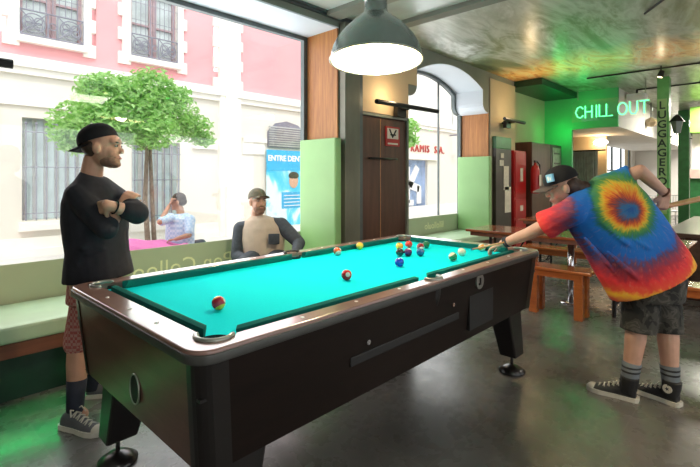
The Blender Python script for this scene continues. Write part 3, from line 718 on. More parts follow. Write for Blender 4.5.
def legs(sx, sy):
    bm = B(); c = TC + Vector((sx * (HL - .225), sy * (HW - .17), 0)); out = Vector((sx, sy * .6, 0))
    rg = []
    for z, o_, hx, hy in ((ZB + .05, -.01, .105, .080), (.12, .05, .072, .060)):
        q = c + out * o_; rg.append([Vector((q.x + a * hx, q.y + b_ * hy, z)) for a, b_ in ((-1, -1), (1, -1), (1, 1), (-1, 1))])
    loft(bm, rg); lg = mk('leg', bm, M['black_gloss'], pt, bevel=.012)
    q = c + out * .05
    bm = B(); tube(bm, [(q.x, q.y, .03), (q.x, q.y, .14)], .010); lathe(bm, [(.088, 0), (.090, .012), (.055, .036), (.02, .050), (.001, .052)], (q.x, q.y, 0)); mk('levelling_foot', bm, M['black_gloss'], lg, smooth=True)
for sx in (1, -1):
    for sy in (1, -1): legs(sx, sy)
# fittings on the long side facing the viewer
def side_pt(px, py, off=0):
    p = pY(px, py, TC.y - HW + .035); f = (TZ - p.z) / (TZ - ZB); y = TC.y - HW + i0 + (i1 - i0) * f - off
    p = pY(px, py, y); return Vector((p.x, y, p.z))
for px, py in ((368, 342), (453, 304.5)):
    p = side_pt(px, py, .004); bm = B(); tube(bm, [p, p + Vector((0, -.006, 0))], .011, 14); mk('bolt', bm, M['chrome'], pt)
p = side_pt(479, 281, .003); bm = B(); tube(bm, [p, p + Vector((0, -.008, 0))], .045, 24); md = mk('coin_plate', bm, M['steel'], pt)
bm = B(); box(bm, -.006, .006, -.012, -.008, -.02, .02, Matrix.Translation(p)); box(bm, -.018, .006, -.012, -.008, -.02, -.008, Matrix.Translation(p)); mk('coin_mark', bm, M['black_metal'], md)
a, b_ = side_pt(469, 300, .002), side_pt(490, 320, .002)
bm = B(); box(bm, a.x, b_.x, a.y - .004, a.y + .02, ZB + .06, a.z + .02); mk('ball_return', bm, M['rubber'], pt)
a, b_ = side_pt(350, 356, .0), side_pt(458, 312, .0)
bm = B(); box(bm, a.x, b_.x, a.y - .006, a.y + .02, .605, .645); mk('hand_recess', bm, M['rubber'], pt, bevel=.004)
# oval cable hole on the end panel
p = pX(135, 389, TC.x - HL + i0 + .02); p.x = TC.x - HL + i0 + (i1 - i0) * (TZ - p.z) / (TZ - ZB) - .002
bm = B(); tube(bm, [p, p + Vector((-.006, 0, 0))], .040, 28); bmesh.ops.transform(bm, matrix=Matrix.Translation(p) @ Matrix.Diagonal((1, 1, 1.3, 1)) @ Matrix.Translation(-p), verts=bm.verts); oh = mk('oval_hole', bm, M['rubber'], pt)
bm = B(); tube(bm, [p + Vector((-.005, .042 * math.cos(2 * math.pi * k / 24), .055 * math.sin(2 * math.pi * k / 24))) for k in range(25)], .004, 6); mk('hole_rim', bm, M['steel'], oh)

# ---------------------------------------------------------------- balls
def mat_ball(name, col, stripe=None):
    m = bpy.data.materials.new(name); m.use_nodes = True; t = NT(m)
    g = t.n('SeparateXYZ'); t.l(t.n('TexCoord').outputs['Object'], g.inputs[0])
    c = col
    if stripe: c = t.mix(t.math('GREATER_THAN', t.math('ABSOLUTE', g.outputs['Y']), .0165), col, stripe)
    dot = t.math('GREATER_THAN', t.math('ABSOLUTE', g.outputs['Z']), .0255)
    c = t.mix(dot, c, (.8, .78, .7)); t.l(c, t.b.inputs['Base Color'])
    t.b.inputs['Roughness'].default_value = .12; t.b.inputs['Coat Weight'].default_value = .5
    return m
RB = .0285
balls = [(218.6, 302.9, (.42, .01, .03), (.75, .50, .04), 'maroon and yellow ball lying alone nearest the viewer', (60, 20, 40)),
 (346.6, 274.9, (.62, .012, .012), None, 'red ball with a white spot in the middle of the cloth', (75, 0, -30)),
 (337.4, 251.1, (.75, .10, .02), (.85, .80, .70), 'orange and white ball near the far cushion, nearer the side pocket', (50, 30, 10)),
 (349.1, 244.3, (.88, .55, .06), None, 'yellow ball right against the far cushion', (20, 40, 0)),
 (399.5, 246.2, (.95, .42, .02), None, 'bright orange ball at the far end, left of the red one', (20, 10, 0)),
 (399.8, 252.2, (.012, .012, .014), None, 'black ball just in front of the bright orange one', (15, 30, 0)),
 (408.8, 244.3, (.75, .03, .02), None, 'red ball at the far end, farthest left of the dark green one', (10, 40, 0)),
 (408.0, 252.2, (.09, .012, .10), None, 'dark purple ball just in front of the far red one', (20, 10, 0)),
 (420.3, 246.8, (.30, .02, .03), (.85, .80, .68), 'cream and maroon striped ball beside the dark green one', (70, 40, 30)),
 (420.3, 252.0, (.01, .08, .24), None, 'dark blue ball just in front of the cream striped one', (10, 10, 0)),
 (425.9, 244.8, (.01, .15, .06), None, 'dark green ball at the right of the far cluster', (15, 60, 0)),
 (399.4, 262.2, (.01, .05, .48), None, 'blue ball in front of the far cluster', (15, 30, 0)),
 (452.8, 256.8, (.02, .24, .10), (.70, .72, .55), 'green and white ball just left of the cue ball', (60, 0, 50)),
 (461.8, 252.0, (.80, .76, .58), None, 'plain cream cue ball in front of the cue tip', (0, 0, 0)),
 (485.5, 246.5, (.85, .40, .04), (.85, .80, .70), 'orange ball just behind the bridging hand', (60, 0, 0))]
M_b = None
for i, (px, py, c1, c2, lab, rt) in enumerate(balls):
    p = pZ(px, py, BZ + RB)
    p.x = min(p.x, TC.x + CL - RB - .001); p.y = min(p.y, TC.y + CW - RB - .002)
    bm = B(); ball(bm, p, RB, u=28, v=18)
    o = mk('pool_ball', bm, mat_ball('ball_colour_%d' % i, c1, c2), loc=p, smooth=True)
    o.rotation_euler = [R(a) for a in rt]; tag(o, lab, 'ball', 'pool balls on the turquoise cloth')

# ---------------------------------------------------------------- pendant lamp over the table
LP = Vector((2.19, 1.84, 2.12)); lr = .292
pl = thing('pendant_lamp', LP, 'large grey metal bell shaped pendant lamp above the pool table', 'lamp')
prof = [(lr, 0), (.287, .04), (.272, .09), (.245, .14), (.205, .19), (.155, .24), (.105, .28), (.080, .305), (.074, .33), (.072, .40), (.078, .405), (.078, .42), (.070, .425), (.068, .56), (.03, .58)]
bm = B(); lathe(bm, prof, LP, 48); o = mk('lamp_shade', bm, mat('grey_green_metal', (.27, .31, .29), .22, .65, var=.1, stretch=(1, 1, .2)), pl, smooth=True)
bm = B(); lathe(bm, [(r_ - .006, z + .002) for r_, z in prof[:7]], LP, 48); mk('shade_lining', bm, mat('white_enamel', (.85, .78, .56), .5, var=.02), o, smooth=True)
bm = B(); tube(bm, [LP + Vector((0.294 * math.cos(2 * math.pi * k / 40), .294 * math.sin(2 * math.pi * k / 40), 0)) for k in range(41)], .006, 6); mk('rim', bm, M['steel'], o, smooth=True)
bm = B(); ball(bm, LP + Vector((0, 0, .16)), (.06, .06, .08)); mk('light_bulb', bm, mat('bulb_white', (1, .93, .78), .5, emit=6), pl, smooth=True)
bm = B(); tube(bm, [LP + Vector((0, 0, .52)), (LP.x, LP.y, CH)], .016, 8); mk('rod', bm, M['steel'], pl)
TL = Matrix.Translation(LP) @ Matrix.Rotation(R(-5), 4, Vector((SN, -CS, 0))) @ Matrix.Translation(-LP)
for q in [o_ for o_ in bpy.data.objects if o_.parent == pl and not o_.name.startswith('rod')] + [o_ for o_ in bpy.data.objects if o_.parent and o_.parent.parent == pl]: q.data.transform(Matrix.Rotation(R(-5), 4, Vector((SN, -CS, 0))))
light('pendant_bulb', 'POINT', LP + Vector((0, 0, .05)), 62, (1, .84, .58), shadow_soft_size=.07)

# ================================================================ PEOPLE HELPERS
def head_frame(c, f, up=(0, 0, 1)):
    f = Vector(f).normalized(); u = Vector(up); l = u.cross(f).normalized(); u = f.cross(l)
    return Matrix(((f.x, l.x, u.x, c[0]), (f.y, l.y, u.y, c[1]), (f.z, l.z, u.z, c[2]), (0, 0, 0, 1)))
def head_shape(bm, H, s=1.0):
    R3 = H.to_3x3()
    def e(c, r): ball(bm, H @ (Vector(c) * s), [q * s for q in r], R3, 18, 12)
    e((-.012, 0, .035), (.098, .076, .088)); e((.012, 0, -.02), (.078, .066, .085)); e((.045, 0, -.075), (.042, .042, .040))
    e((.066, 0, .040), (.030, .058, .030)); e((.055, .036, -.025), (.028, .022, .03)); e((.055, -.036, -.025), (.028, .022, .03))
    e((.078, 0, -.058), (.020, .028, .018)); e((.082, 0, -.095), (.016, .020, .016)); e((.085, 0, .012), (.014, .012, .028))
    e((.100, 0, -.012), (.018, .011, .014)); e((.104, 0, -.022), (.012, .016, .010)); e((.078, .026, .028), (.012, .022, .008)); e((.078, -.026, .028), (.012, .022, .008))
    e((.090, 0, -.052), (.010, .022, .006)); e((.088, 0, -.064), (.010, .020, .006))
    for q in (1, -1):
        e((-.005, q * .076, -.005), (.022, .010, .034)); e((-.010, q * .083, .002), (.014, .008, .022))
def face_parts(H, par, s=1.0, brow=True):
    R3 = H.to_3x3()
    for q in (1, -1):
        bm = B(); ball(bm, H @ (Vector((.0835, q * .030, .012)) * s), [.008 * s, .013 * s, .006 * s], R3); mk('eye', bm, M['eye'], par, smooth=True)
        bm = B(); ball(bm, H @ (Vector((.090, q * .030, .012)) * s), [.003 * s, .006 * s, .005 * s], R3); mk('pupil', bm, M['black_felt'], par, smooth=True)
        bm = B(); ball(bm, H @ (Vector((.089, q * .030, .032)) * s), [.005 * s, .020 * s, .004 * s], R3); mk('eyebrow', bm, M['hair'], par, smooth=True)
    bm = B(); ball(bm, H @ (Vector((.097, 0, -.058)) * s), [.004 * s, .020 * s, .005 * s], R3); mk('lips', bm, M['lip'], par, smooth=True)
def hand(bm, wr, f, n, side, curl=25, s=1.0, spread=1.0, tcurl=0):
    """wrist, finger direction, palm-facing normal, side = +1/-1 thumb side along n x f"""
    wr = Vector(wr); f = Vector(f).normalized(); n = Vector(n); n = (n - f * n.dot(f)).normalized(); t = n.cross(f) * side
    L = (.075, .082, .076, .060); base = (.030, .010, -.011, -.030)
    for k in range(4):
        kn = wr + (f * .088 + t * base[k] * 1.0 - n * .002) * s
        tube(bm, [wr + t * base[k] * .55 * s, kn], [.016 * s, .0125 * s], 8, True)
        p = kn; d = (f + t * (base[k] * 3.2 * spread)).normalized(); a = 0; pts = [p]; 
        for j, fr in enumerate((.45, .30, .25)):
            a += R(curl) * (1, 1.1, .8)[j]; dd = (d * math.cos(a) + n * math.sin(a)).normalized(); p = p + dd * L[k] * fr * s; pts.append(p)
        tube(bm, pts, [.0098 * s, .0092 * s, .0084 * s, .0072 * s], 8, True)
    b0 = wr + (f * .018 + t * .022) * s; p1 = b0 + (f * .032 + t * .030 + n * .010) * s; p2 = p1 + (f * .032 + t * (.010 - tcurl * .02) + n * (.012 + tcurl * .02)) * s; p3 = p2 + (f * .022 - t * (.002 + tcurl * .014) + n * (.006 + tcurl * .015)) * s
    tube(bm, [b0, p1, p2, p3], [.017 * s, .0135 * s, .0108 * s, .0085 * s], 8, True)
def limb(bm, pts, rad): tube(bm, pts, rad, 14, True)
def cap_on(H, par, mt, brim, s=1.0, name='cap', tilt=-.12, brim_mat=None, pitch=0):
    H = H @ Matrix.Rotation(R(pitch), 4, 'Y')
    R3 = H.to_3x3(); bm = B(); rg = []
    for k in range(9):
        a = R(90 * k / 8 * .98); rg.append([H @ (Vector((-.012 + .108 * math.cos(a) * math.cos(2 * math.pi * i / 28), .088 * math.cos(a) * math.sin(2 * math.pi * i / 28), .045 + tilt * (.108 * math.cos(a) * math.cos(2 * math.pi * i / 28)) * (1 - k / 8) * brim * -1 + .100 * math.sin(a) ** .85)) * s) for i in range(28)])
    inner = [[p + (H @ Vector((-.012 * s, 0, .05 * s)) - p) * .05 for p in r_] for r_ in rg]
    loft(bm, rg, False); bm.faces.new([bm.verts.new(p) for p in rg[-1]])
    loft(bm, [rg[0], inner[0]], False)
    cp = mk(name, bm, mt, par, smooth=True)
    bm = B(); rg = []
    for i in range(13):
        a = R(-62 + 124 * i / 12); q = []
        x0, y0 = .098 * math.cos(a) - .012, .086 * math.sin(a); x1 = .098 + .075 * (math.cos(a * 1.35)) ** .6 if abs(a * 1.35) < math.pi / 2 - .02 else x0 + .004
        y1 = y0 * 1.02; dz = -.020 * abs(math.sin(a)) ** 2
        for (x, y, z) in ((x0, y0, .046), (x1, y1, .036), (x1, y1, .041), (x0, y0, .052)): q.append(H @ (Vector((x * brim + (-.024 if brim < 0 else 0) * 0, y, z + dz * 1.2 + tilt * .06 * (1 if brim > 0 else 2.8) * (x / .17))) * s))
        rg.append(q)
    loft(bm, rg); mk('brim', bm, brim_mat or mt, cp, smooth=True)
    return cp
def shoe(heel, toe, par, upper, high, label=None):
    heel, toe = Vector(heel), Vector(toe); f = (toe - heel); f.z = 0; L = .285; f.normalize(); l = Vector((0, 0, 1)).cross(f)
    def P(x, y, z): return heel + f * x + l * y + Vector((0, 0, z))
    wd = [(0, .022), (.015, .034), (.06, .036), (.12, .036), (.17, .045), (.21, .050), (.25, .043), (.275, .026), (.285, .008)]
    root_bm = B(); s_ = [(x, -y_) for x, y_ in wd] + [(x, y_) for x, y_ in reversed(wd)]
    # upper
    bm = B(); rg = []
    for x, hw, h in ((.010, .026, .075), (.03, .032, .088), (.07, .034, .094), (.11, .035, .088), (.15, .040, .072), (.19, .045, .058), (.23, .044, .047), (.26, .034, .040), (.278, .016, .032)):
        rg.append([P(x, hw * math.cos(a), .012 + (h - .012) * max(0, math.sin(a)) ** .8 if math.sin(a) > 0 else .012) for a in [math.pi * 2 * k / 20 for k in range(20)]])
    loft(bm, rg)
    if high: tube(bm, [P(.055, 0, .05), P(.048, 0, .10), P(.045, 0, .145)], [.044, .050, .053], 14)
    sh = blob('shoe', bm, upper, par, .005, 3)
    bm = B(); loft(bm, [[P(x * 1.02 - .004, y_ * 1.06, z) for x, y_ in s_] for z in (0, .026)]); mk('sole', bm, M['off_white'], sh)
    bm = B(); ball(bm, P(.248, 0, .022), (.036, .040, .026), Matrix(((f.x, l.x, 0), (f.y, l.y, 0), (0, 0, 1)))); mk('toe_cap', bm, M['off_white'], sh, smooth=True)
    bm = B()
    for k in range(6):
        x = .215 - k * .026; h = (.056, .065, .076, .086, .095, .104)[k] - .002
        if not high and k > 4: continue
        tube(bm, [P(x, -.026, h - .014), P(x - .004, 0, h + .004), P(x - .010, .026, h - .014)], .0042, 6)
        tube(bm, [P(x, .024, h - .012), P(x - .008, 0, h + .005), P(x - .014, -.024, h - .010)], .0036, 6)
    x = .085
    tube(bm, [P(x, 0, .10), P(x + .01, -.03, .118), P(x + .03, -.045, .09)], .004, 6); tube(bm, [P(x, 0, .10), P(x + .02, .03, .115), P(x + .04, .04, .085)], .004, 6)
    mk('laces', bm, M['off_white'], sh, smooth=True)
    return sh, P
def path_rings(rows, n=24):
    """rows of (pxL,pyL,pxR,pyR,depth,half thickness[,towards-viewer bulge])"""
    rg = []
    for (x0, y0, x1, y1, d, b) in rows:
        p, q = pw(x0, y0, d), pw(x1, y1, d); c = (p + q) / 2; rg.append(ellring(c, (p - q) / 2, (W(0, d + 1, 0) - W(0, d, 0)) * b, n))
    return rg

# ================================================================ PERSON 1: standing with crossed arms
p1 = thing('person', W(-1.46, 2.55, 0), 'person in black shirt and backwards cap standing with arms crossed at the left', 'person')
bm = B()
H1 = head_frame(pw(101, 147, 2.52), (.93 * SN - .30 * -.0, -.93 * CS, -.03)); H1 = head_frame(pw(103, 148, 2.52), W(1, .10, -.02) - W(0, 0, 0))
head_shape(bm, H1, .98)
limb(bm, [pw(94, 160, 2.53), pw(90, 185, 2.54)], [.055, .062])
loft(bm, path_rings([(80, 186, 108, 186, 2.53, .10), (72, 196, 116, 194, 2.52, .15), (72, 230, 117, 230, 2.52, .14), (74, 262, 118, 262, 2.52, .14), (74, 292, 116, 292, 2.54, .14)]))
RS, RE, RW = pw(79, 196, 2.41), pw(107, 229, 2.28), pw(120, 209, 2.38)
LS, LE, LW = pw(112, 195, 2.64), pw(137, 213, 2.36), pw(107, 205, 2.24)
limb(bm, [RS, RE], [.052, .040]); limb(bm, [RE, RW], [.040, .026]); limb(bm, [LS, LE], [.050, .040]); limb(bm, [LE, LW], [.040, .026])
hand(bm, RW, pw(128, 198, 2.41) - RW, W(0, 1, 0) - W(0, 0, 0), 1, 30, .9)
hand(bm, LW, pw(94, 211, 2.34) - LW, W(.25, .9, 0) - W(0, 0, 0), -1, 18, .9)
A1, K1, HP1 = pw(75, 408, 2.50), pw(79, 340, 2.55), W(-1.43, 2.54, .86)
A2, K2 = pw(92, 385, 2.82), pw(98, 330, 2.72); A2.z = .10
limb(bm, [HP1 + Vector((-.02, -.02, 0)), K1, K1 + (A1 - K1) * .35, A1], [.09, .058, .058, .036]); limb(bm, [A1, A1 + Vector((.04, .0, -.05))], [.036, .03])
HP2 = W(-1.47, 2.66, .84); limb(bm, [HP2, K2, K2 + (A2 - K2) * .35, A2], [.09, .055, .056, .036])
blob('body', bm, M['skin'], p1)
face_parts(H1, p1, .98)
R3 = H1.to_3x3(); bm = B(); ball(bm, H1 @ Vector((.034, 0, -.066)), (.058, .0585, .042), R3); ball(bm, H1 @ Vector((.062, 0, -.090)), (.036, .036, .022), R3); blob('beard', bm, M['stubble'], p1, .005, 2)
bm = B(); ball(bm, H1 @ Vector((-.035, 0, .005)), (.078, .079, .065), R3); blob('hair', bm, M['hair'], p1, .005, 2)
cap_on(H1, p1, M['black_felt'], -1, 1.0, tilt=0, pitch=-20)
bm = B()
loft(bm, path_rings([(82, 171, 107, 179, 2.53, .072), (79, 180, 112, 184, 2.53, .13), (71, 189, 119, 190, 2.53, .17), (67, 203, 125, 200, 2.52, .185), (66, 222, 126, 216, 2.52, .18), (68, 240, 125, 236, 2.52, .17), (70, 252, 126, 252, 2.52, .17), (68, 268, 129, 264, 2.52, .175), (67, 281, 131, 274, 2.52, .18)]))
mid = RS.lerp(RE, .97)
limb(bm, [RS + Vector((0, 0, .0)), RS.lerp(RE, .5), mid], [.070, .066, .056]); limb(bm, [RE, RE.lerp(RW, .18)], [.054, .046])
limb(bm, [LS, LE], [.066, .060]); limb(bm, [LE, LE.lerp(LW, .30)], [.060, .050])
limb(bm, [LS, pw(96, 190, 2.53), RS], [.06, .062, .06])
# folds
for (a, b_, c, dd) in ((70, 246, 96, 2.35), (72, 252, 104, 2.36), (66, 262, 90, 2.35)):
    tube(bm, [pw(a, b_, dd + .04), pw((a + c) / 2, b_ + 3, dd + .0), pw(c, b_ - 4, dd + .03)], [.010, .014, .008], 8, True)
blob('shirt', bm, M['black_cloth'], p1, .007, 5)
bm = B()
loft(bm, path_rings([(72, 272, 120, 272, 2.56, .14), (70, 300, 118, 300, 2.58, .15)]))
limb(bm, [HP1, HP1.lerp(K1, .5), HP1.lerp(K1, 1.03)], [.11, .092, .078]); limb(bm, [HP2, HP2.lerp(K2, 1.03)], [.105, .085])
blob('shorts', bm, M['red_check'], p1, .007, 3)
for (a, k, nm) in ((A1, K1, 0), (A2, K2, 1)):
    bm = B(); tube(bm, [a + (k - a) * .42, a + (k - a) * .2, a, a + Vector((0, 0, -.05))], [.052, .047, .044, .04], 14); mk('sock', bm, M['navy_sock'], p1, smooth=True)
h = pw(62, 425, 2.49); h.z = 0; shoe((h.x, h.y, 0), W(-1.30, 2.40, 0), p1, M['grey_shoe'], False)
h2 = W(-1.66, 2.82, 0); shoe(h2, W(-1.46, 2.86, 0), p1, M['grey_shoe'], False)
bm = B(); q = LW.lerp(LE, .25); dv = (LE - LW).normalized(); u, v = frame_of(dv); tube(bm, [q + (u * math.cos(2 * math.pi * k / 16) + v * math.sin(2 * math.pi * k / 16)) * .034 for k in range(17)], .004, 6); mk('bracelet', bm, M['black_felt'], p1, smooth=True)

# ================================================================ PERSON 2: seated on the window bench
p2 = thing('person', (3.0, 3.66, .48), 'person in cream and dark grey raglan shirt and cap sitting on the window bench', 'person')
D2 = 4.42; bm = B()
H2 = head_frame(pw(258, 202, D2 - .02), W(.55, -.80, .03) - W(0, 0, 0)); head_shape(bm, H2, .98)
limb(bm, [pw(257, 212, D2 + .01), pw(257, 228, D2 + .02)], [.056, .066])
loft(bm, path_rings([(242, 226, 276, 224, D2 + .02, .08), (240, 236, 285, 234, D2 + .02, .11), (245, 262, 282, 262, D2 + .02, .12), (244, 268, 284, 268, D2 + .0, .13)]))
RS, RE, RW = pw(241, 229, D2), pw(237, 256, D2 - .05), W(-.92, 4.12, .62)
LS, LE, LW = pw(281, 225, D2 + .02), pw(299, 243, D2 - .08), W(-.50, 4.02, .66)
for a, b_, c in ((RS, RE, RW), (LS, LE, LW)): limb(bm, [a, b_], [.052, .040]); limb(bm, [b_, c], [.038, .026])
hand(bm, RW, W(.1, -.9, -.2) - W(0, 0, 0), Vector((0, 0, -1)), 1, 25, .95); hand(bm, LW, W(-.1, -.9, -.3) - W(0, 0, 0), Vector((0, 0, -1)), -1, 25, .95)
hipc = W(-.82, D2 - .02, .58)
for sgn in (-1, 1):
    kn = W(-.82 + sgn * .17, D2 - .52, .56); an = W(-.82 + sgn * .16, D2 - .56, .10)
    limb(bm, [hipc + (W(sgn * .1, 0, 0) - W(0, 0, 0)), kn], [.088, .062]); limb(bm, [kn, kn.lerp(an, .35), an], [.060, .056, .036])
blob('body', bm, M['skin'], p2)
face_parts(H2, p2, .98)
R3 = H2.to_3x3(); bm = B(); ball(bm, H2 @ Vector((.038, 0, -.066)), (.060, .059, .046), R3); ball(bm, H2 @ Vector((.066, 0, -.092)), (.034, .036, .028), R3); ball(bm, H2 @ Vector((.087, 0, -.040)), (.010, .026, .006), R3); blob('beard', bm, M['stubble'], p2, .005, 2)
cap2 = cap_on(H2, p2, mat('olive_grey_cap', (.09, .10, .07), .8, var=.3, scale=30, col2=(.17, .14, .09)), 1, .97, tilt=0, pitch=-9)
bm = B()
loft(bm, path_rings([(250, 216, 265, 215, D2 + .01, .065), (245, 220, 275, 218, D2 + .01, .11), (241, 229, 282, 226, D2 + .01, .14), (240, 240, 285, 238, D2 + .01, .15), (243, 256, 284, 256, D2 + .01, .155), (241, 273, 286, 273, D2, .16)]))
blob('shirt', bm, M['cream_cloth'], p2, .007, 4)
for a, b_, c, nx in ((RS, RE, RW, (251, 224)), (LS, LE, LW, (268, 222))):
    bm = B(); nk = pw(*nx, D2 + .0); limb(bm, [nk, a], [.050, .074]); limb(bm, [a, a.lerp(b_, .5), b_], [.076, .070, .060]); limb(bm, [b_, b_.lerp(c, .85)], [.060, .040]); blob('sleeve', bm, M['grey_cloth'], p2, .007, 4)
c = pw(274, 239, D2 - .158); ax = (W(1, .12, 0) - W(0, 0, 0)).normalized(); nn = ax.cross(Vector((0, 0, 1)))
bm = B(); box(bm, -.052, .052, -.05, .05, -.010, .010, basis(c, ax, (0, 0, 1))); mk('pocket', bm, M['grey_cloth'], p2, bevel=.006)
bm = B(); nc = pw(257, 224, D2 + .01); rg2 = [nc + (W(math.cos(a), 0, 0) - W(0, 0, 0)) * .066 + (W(0, math.sin(a), 0) - W(0, 0, 0)) * .075 + Vector((0, 0, .015 * math.sin(a) * 1)) for a in [2 * math.pi * k / 20 for k in range(21)]]
tube(bm, rg2, .009, 6); mk('collar', bm, M['grey_cloth'], p2, smooth=True)
bm = B()
for sgn in (-1, 1):
    kn = W(-.82 + sgn * .17, D2 - .52, .56); limb(bm, [hipc + (W(sgn * .1, 0, 0) - W(0, 0, 0)), kn], [.11, .085])
blob('shorts', bm, M['grey_cloth'], p2, .009, 3)
for sgn in (-1, 1):
    hh = W(-.82 + sgn * .16, D2 - .53, 0); shoe(hh, hh + (W(sgn * .04, -.28, 0) - W(0, 0, 0)), p2, M['grey_shoe'], False)

# ================================================================ PERSON 3: player leaning over the table
p3 = thing('person', W(1.84, 2.80, 0), 'person in tie-dye shirt and black cap leaning over the pool table to shoot', 'person')
bm = B()
hc = pw(562, 188, 2.95); H3 = head_frame(hc, W(-.93, .16, -.33) - W(0, 0, 0)); head_shape(bm, H3, .98)
NC = pw(588, 196, 2.93)
limb(bm, [hc + (W(.05, 0, -.01) - W(0, 0, 0)), NC], [.056, .066])
LS, LE, LW = W(1.40, 2.83, 1.165), W(1.20, 3.02, 1.00), W(1.065, 3.14, .915)
RS, RE = W(1.68, 3.0, 1.31), pw(640, 171, 2.86)
RW = pw(666, 194, 2.88)
limb(bm, [LS, LE], [.052, .042]); limb(bm, [LE, LE.lerp(LW, .3), LW], [.042, .040, .027])
limb(bm, [RS, RE], [.052, .042]); limb(bm, [RE, RE.lerp(RW, .3), RW], [.042, .040, .027])
CT = W(.845, 3.145, .872); CH_ = W(2.03, 2.92, 1.185)      # cue tip, rear grip
cd = (CH_ - CT).normalized(); 
hand(bm, LW, (W(1.000, 3.185, .872) - W(1.065, 3.14, .915)), Vector((0, 0, -1)), 1, 30, .95, .7)
hand(bm, RW, (W(-.015, .02, -.10) - W(0, 0, 0)), W(-.1, 1, 0) - W(0, 0, 0), 1, 50, 1.0, tcurl=.6)
SP = W(1.60, 2.93, 1.22); HPc = W(1.925, 2.87, .89)
up = (SP - HPc).normalized()
def ring3(c, hw, hd, n=20, ax=None):
    ax = ax or (RS - LS).normalized(); ax = (ax - up * ax.dot(up)).normalized(); return ellring(c, ax * hw, up.cross(ax) * hd, n)
loft(bm, [ring3(NC.lerp(SP, .3), .10, .07), ring3(SP, .17, .10), ring3(SP.lerp(HPc, .5), .145, .10), ring3(HPc + up * .05, .15, .115), ring3(HPc, .15, .12)])
HL3, HR3 = HPc + (W(-.07, -.04, -.03) - W(0, 0, 0)), HPc + (W(.07, .04, -.03) - W(0, 0, 0))
KL, KR = pw(638, 320, 2.80), pw(667, 320, 2.80); AL, AR = pw(629, 383, 2.795), pw(671, 388, 2.745)
limb(bm, [HL3, KL, KL.lerp(AL, .3), AL], [.095, .060, .060, .038]); limb(bm, [HR3, KR, KR.lerp(AR, .3), AR], [.095, .060, .060, .038])
for a in (AL, AR): limb(bm, [a, Vector((a.x, a.y, .05))], [.036, .034])
blob('body', bm, M['skin_light'], p3)
face_parts(H3, p3, .98)
R3 = H3.to_3x3()
bm = B(); ball(bm, H3 @ Vector((-.038, 0, .0)), (.080, .086, .075), R3); ball(bm, H3 @ Vector((-.085, 0, -.03)), (.055, .075, .065), R3); ball(bm, H3 @ Vector((-.125, 0, -.035)), (.045, .06, .04), R3); ball(bm, H3 @ Vector((-.03, -.07, -.03)), (.04, .022, .045), R3); blob('hair', bm, mat('dark_brown_hair', (.05, .022, .012), .55, var=.5, scale=50), p3, .006, 2)
cap3 = cap_on(H3, p3, M['black_felt'], 1, 1.02, tilt=0, pitch=2, brim_mat=mat('grey_brown_brim', (.07, .055, .045), .8))
pc = H3 @ Vector((.062, .062, .090)); fx = (H3.to_3x3() @ Vector((-.7, .7, 0))).normalized(); fz = (H3.to_3x3() @ Vector((-.12, -.12, .98))).normalized()
bm = B(); box(bm, -.022, .022, -.025, .025, -.012, .012, basis(pc, fx, fz)); pa = mk('cap_patch', bm, mat('light_blue_patch', (.25, .55, .75), .7, var=.1), cap3)
bm = B(); box(bm, -.014, -.002, -.016, .012, -.015, .0125, basis(pc, fx, fz)); box(bm, .002, .010, -.016, .004, -.015, .0125, basis(pc, fx, fz)); mk('patch_figure', bm, M['white'], pa)
# tie-dye shirt
sc_ = pw(631, 207, 2.76); sx_ = W(1, 0, 0) - W(0, 0, 0)
td = mat_tiedye(sc_, tuple(sx_), (0, 0, 1))
bm = B()
loft(bm, path_rings([(577, 199, 592, 181, 2.93, .075), (567, 206, 606, 176, 2.93, .12), (565, 222, 628, 176, 2.91, .145), (573, 236, 644, 192, 2.89, .15), (585, 254, 661, 214, 2.87, .155), (598, 277, 677, 238, 2.84, .17), (606, 290, 686, 250, 2.83, .18), (612, 301, 692, 261, 2.82, .185)]))
limb(bm, [LS, LS.lerp(LE, .35)], [.088, .085]); tube(bm, [LS + Vector((0, 0, .0)), LS.lerp(LE, .35), LS.lerp(LE, .62)], [.085, .086, .098], 16)
limb(bm, [RS, RS.lerp(RE, .5)], [.085, .070]); tube(bm, [RS, RS.lerp(RE, .5), RS.lerp(RE, .80)], [.080, .070, .070], 16)
limb(bm, [LS, NC, RS], [.085, .085, .075])
for (x0, y0, x1, y1, dd) in ((600, 222, 650, 262, 2.72), (585, 238, 628, 288, 2.73), (620, 232, 672, 262, 2.70), (608, 252, 650, 290, 2.68)):
    tube(bm, [pw(x0, y0, dd + .05), pw((x0 + x1) / 2, (y0 + y1) / 2, dd), pw(x1, y1, dd + .02)], [.010, .018, .010], 8, True)
blob('shirt', bm, td, p3, .007, 5)
bm = B()
loft(bm, path_rings([(634, 262, 684, 250, 2.82, .14), (626, 285, 684, 280, 2.81, .14), (624, 300, 682, 300, 2.81, .13)]))
tube(bm, [HL3, HL3.lerp(KL, .5), pw(638, 331, 2.80)], [.105, .108, .100], 18); tube(bm, [HR3, HR3.lerp(KR, .5), pw(667, 333, 2.80)], [.10, .098, .090], 18)
blob('shorts', bm, M['camo'], p3, .007, 3)
for a, k in ((AL, KL), (AR, KR)):
    bm = B(); tube(bm, [a + (k - a) * .33, a + (k - a) * .15, a, Vector((a.x, a.y, .06))], [.055, .050, .046, .044], 16); mk('sock', bm, M['sock'], p3, smooth=True)
hl = Vector((AL.x, AL.y, 0)) + (W(.035, -.035, 0) - W(0, 0, 0)); shoe(hl, hl + (W(-.72, .62, 0) - W(0, 0, 0)), p3, M['black_shoe'], True)
hr = Vector((AR.x, AR.y, 0)) + (W(.025, -.045, 0) - W(0, 0, 0)); sh, P = shoe(hr, hr + (W(-.50, .85, 0) - W(0, 0, 0)), p3, M['black_shoe'], True)
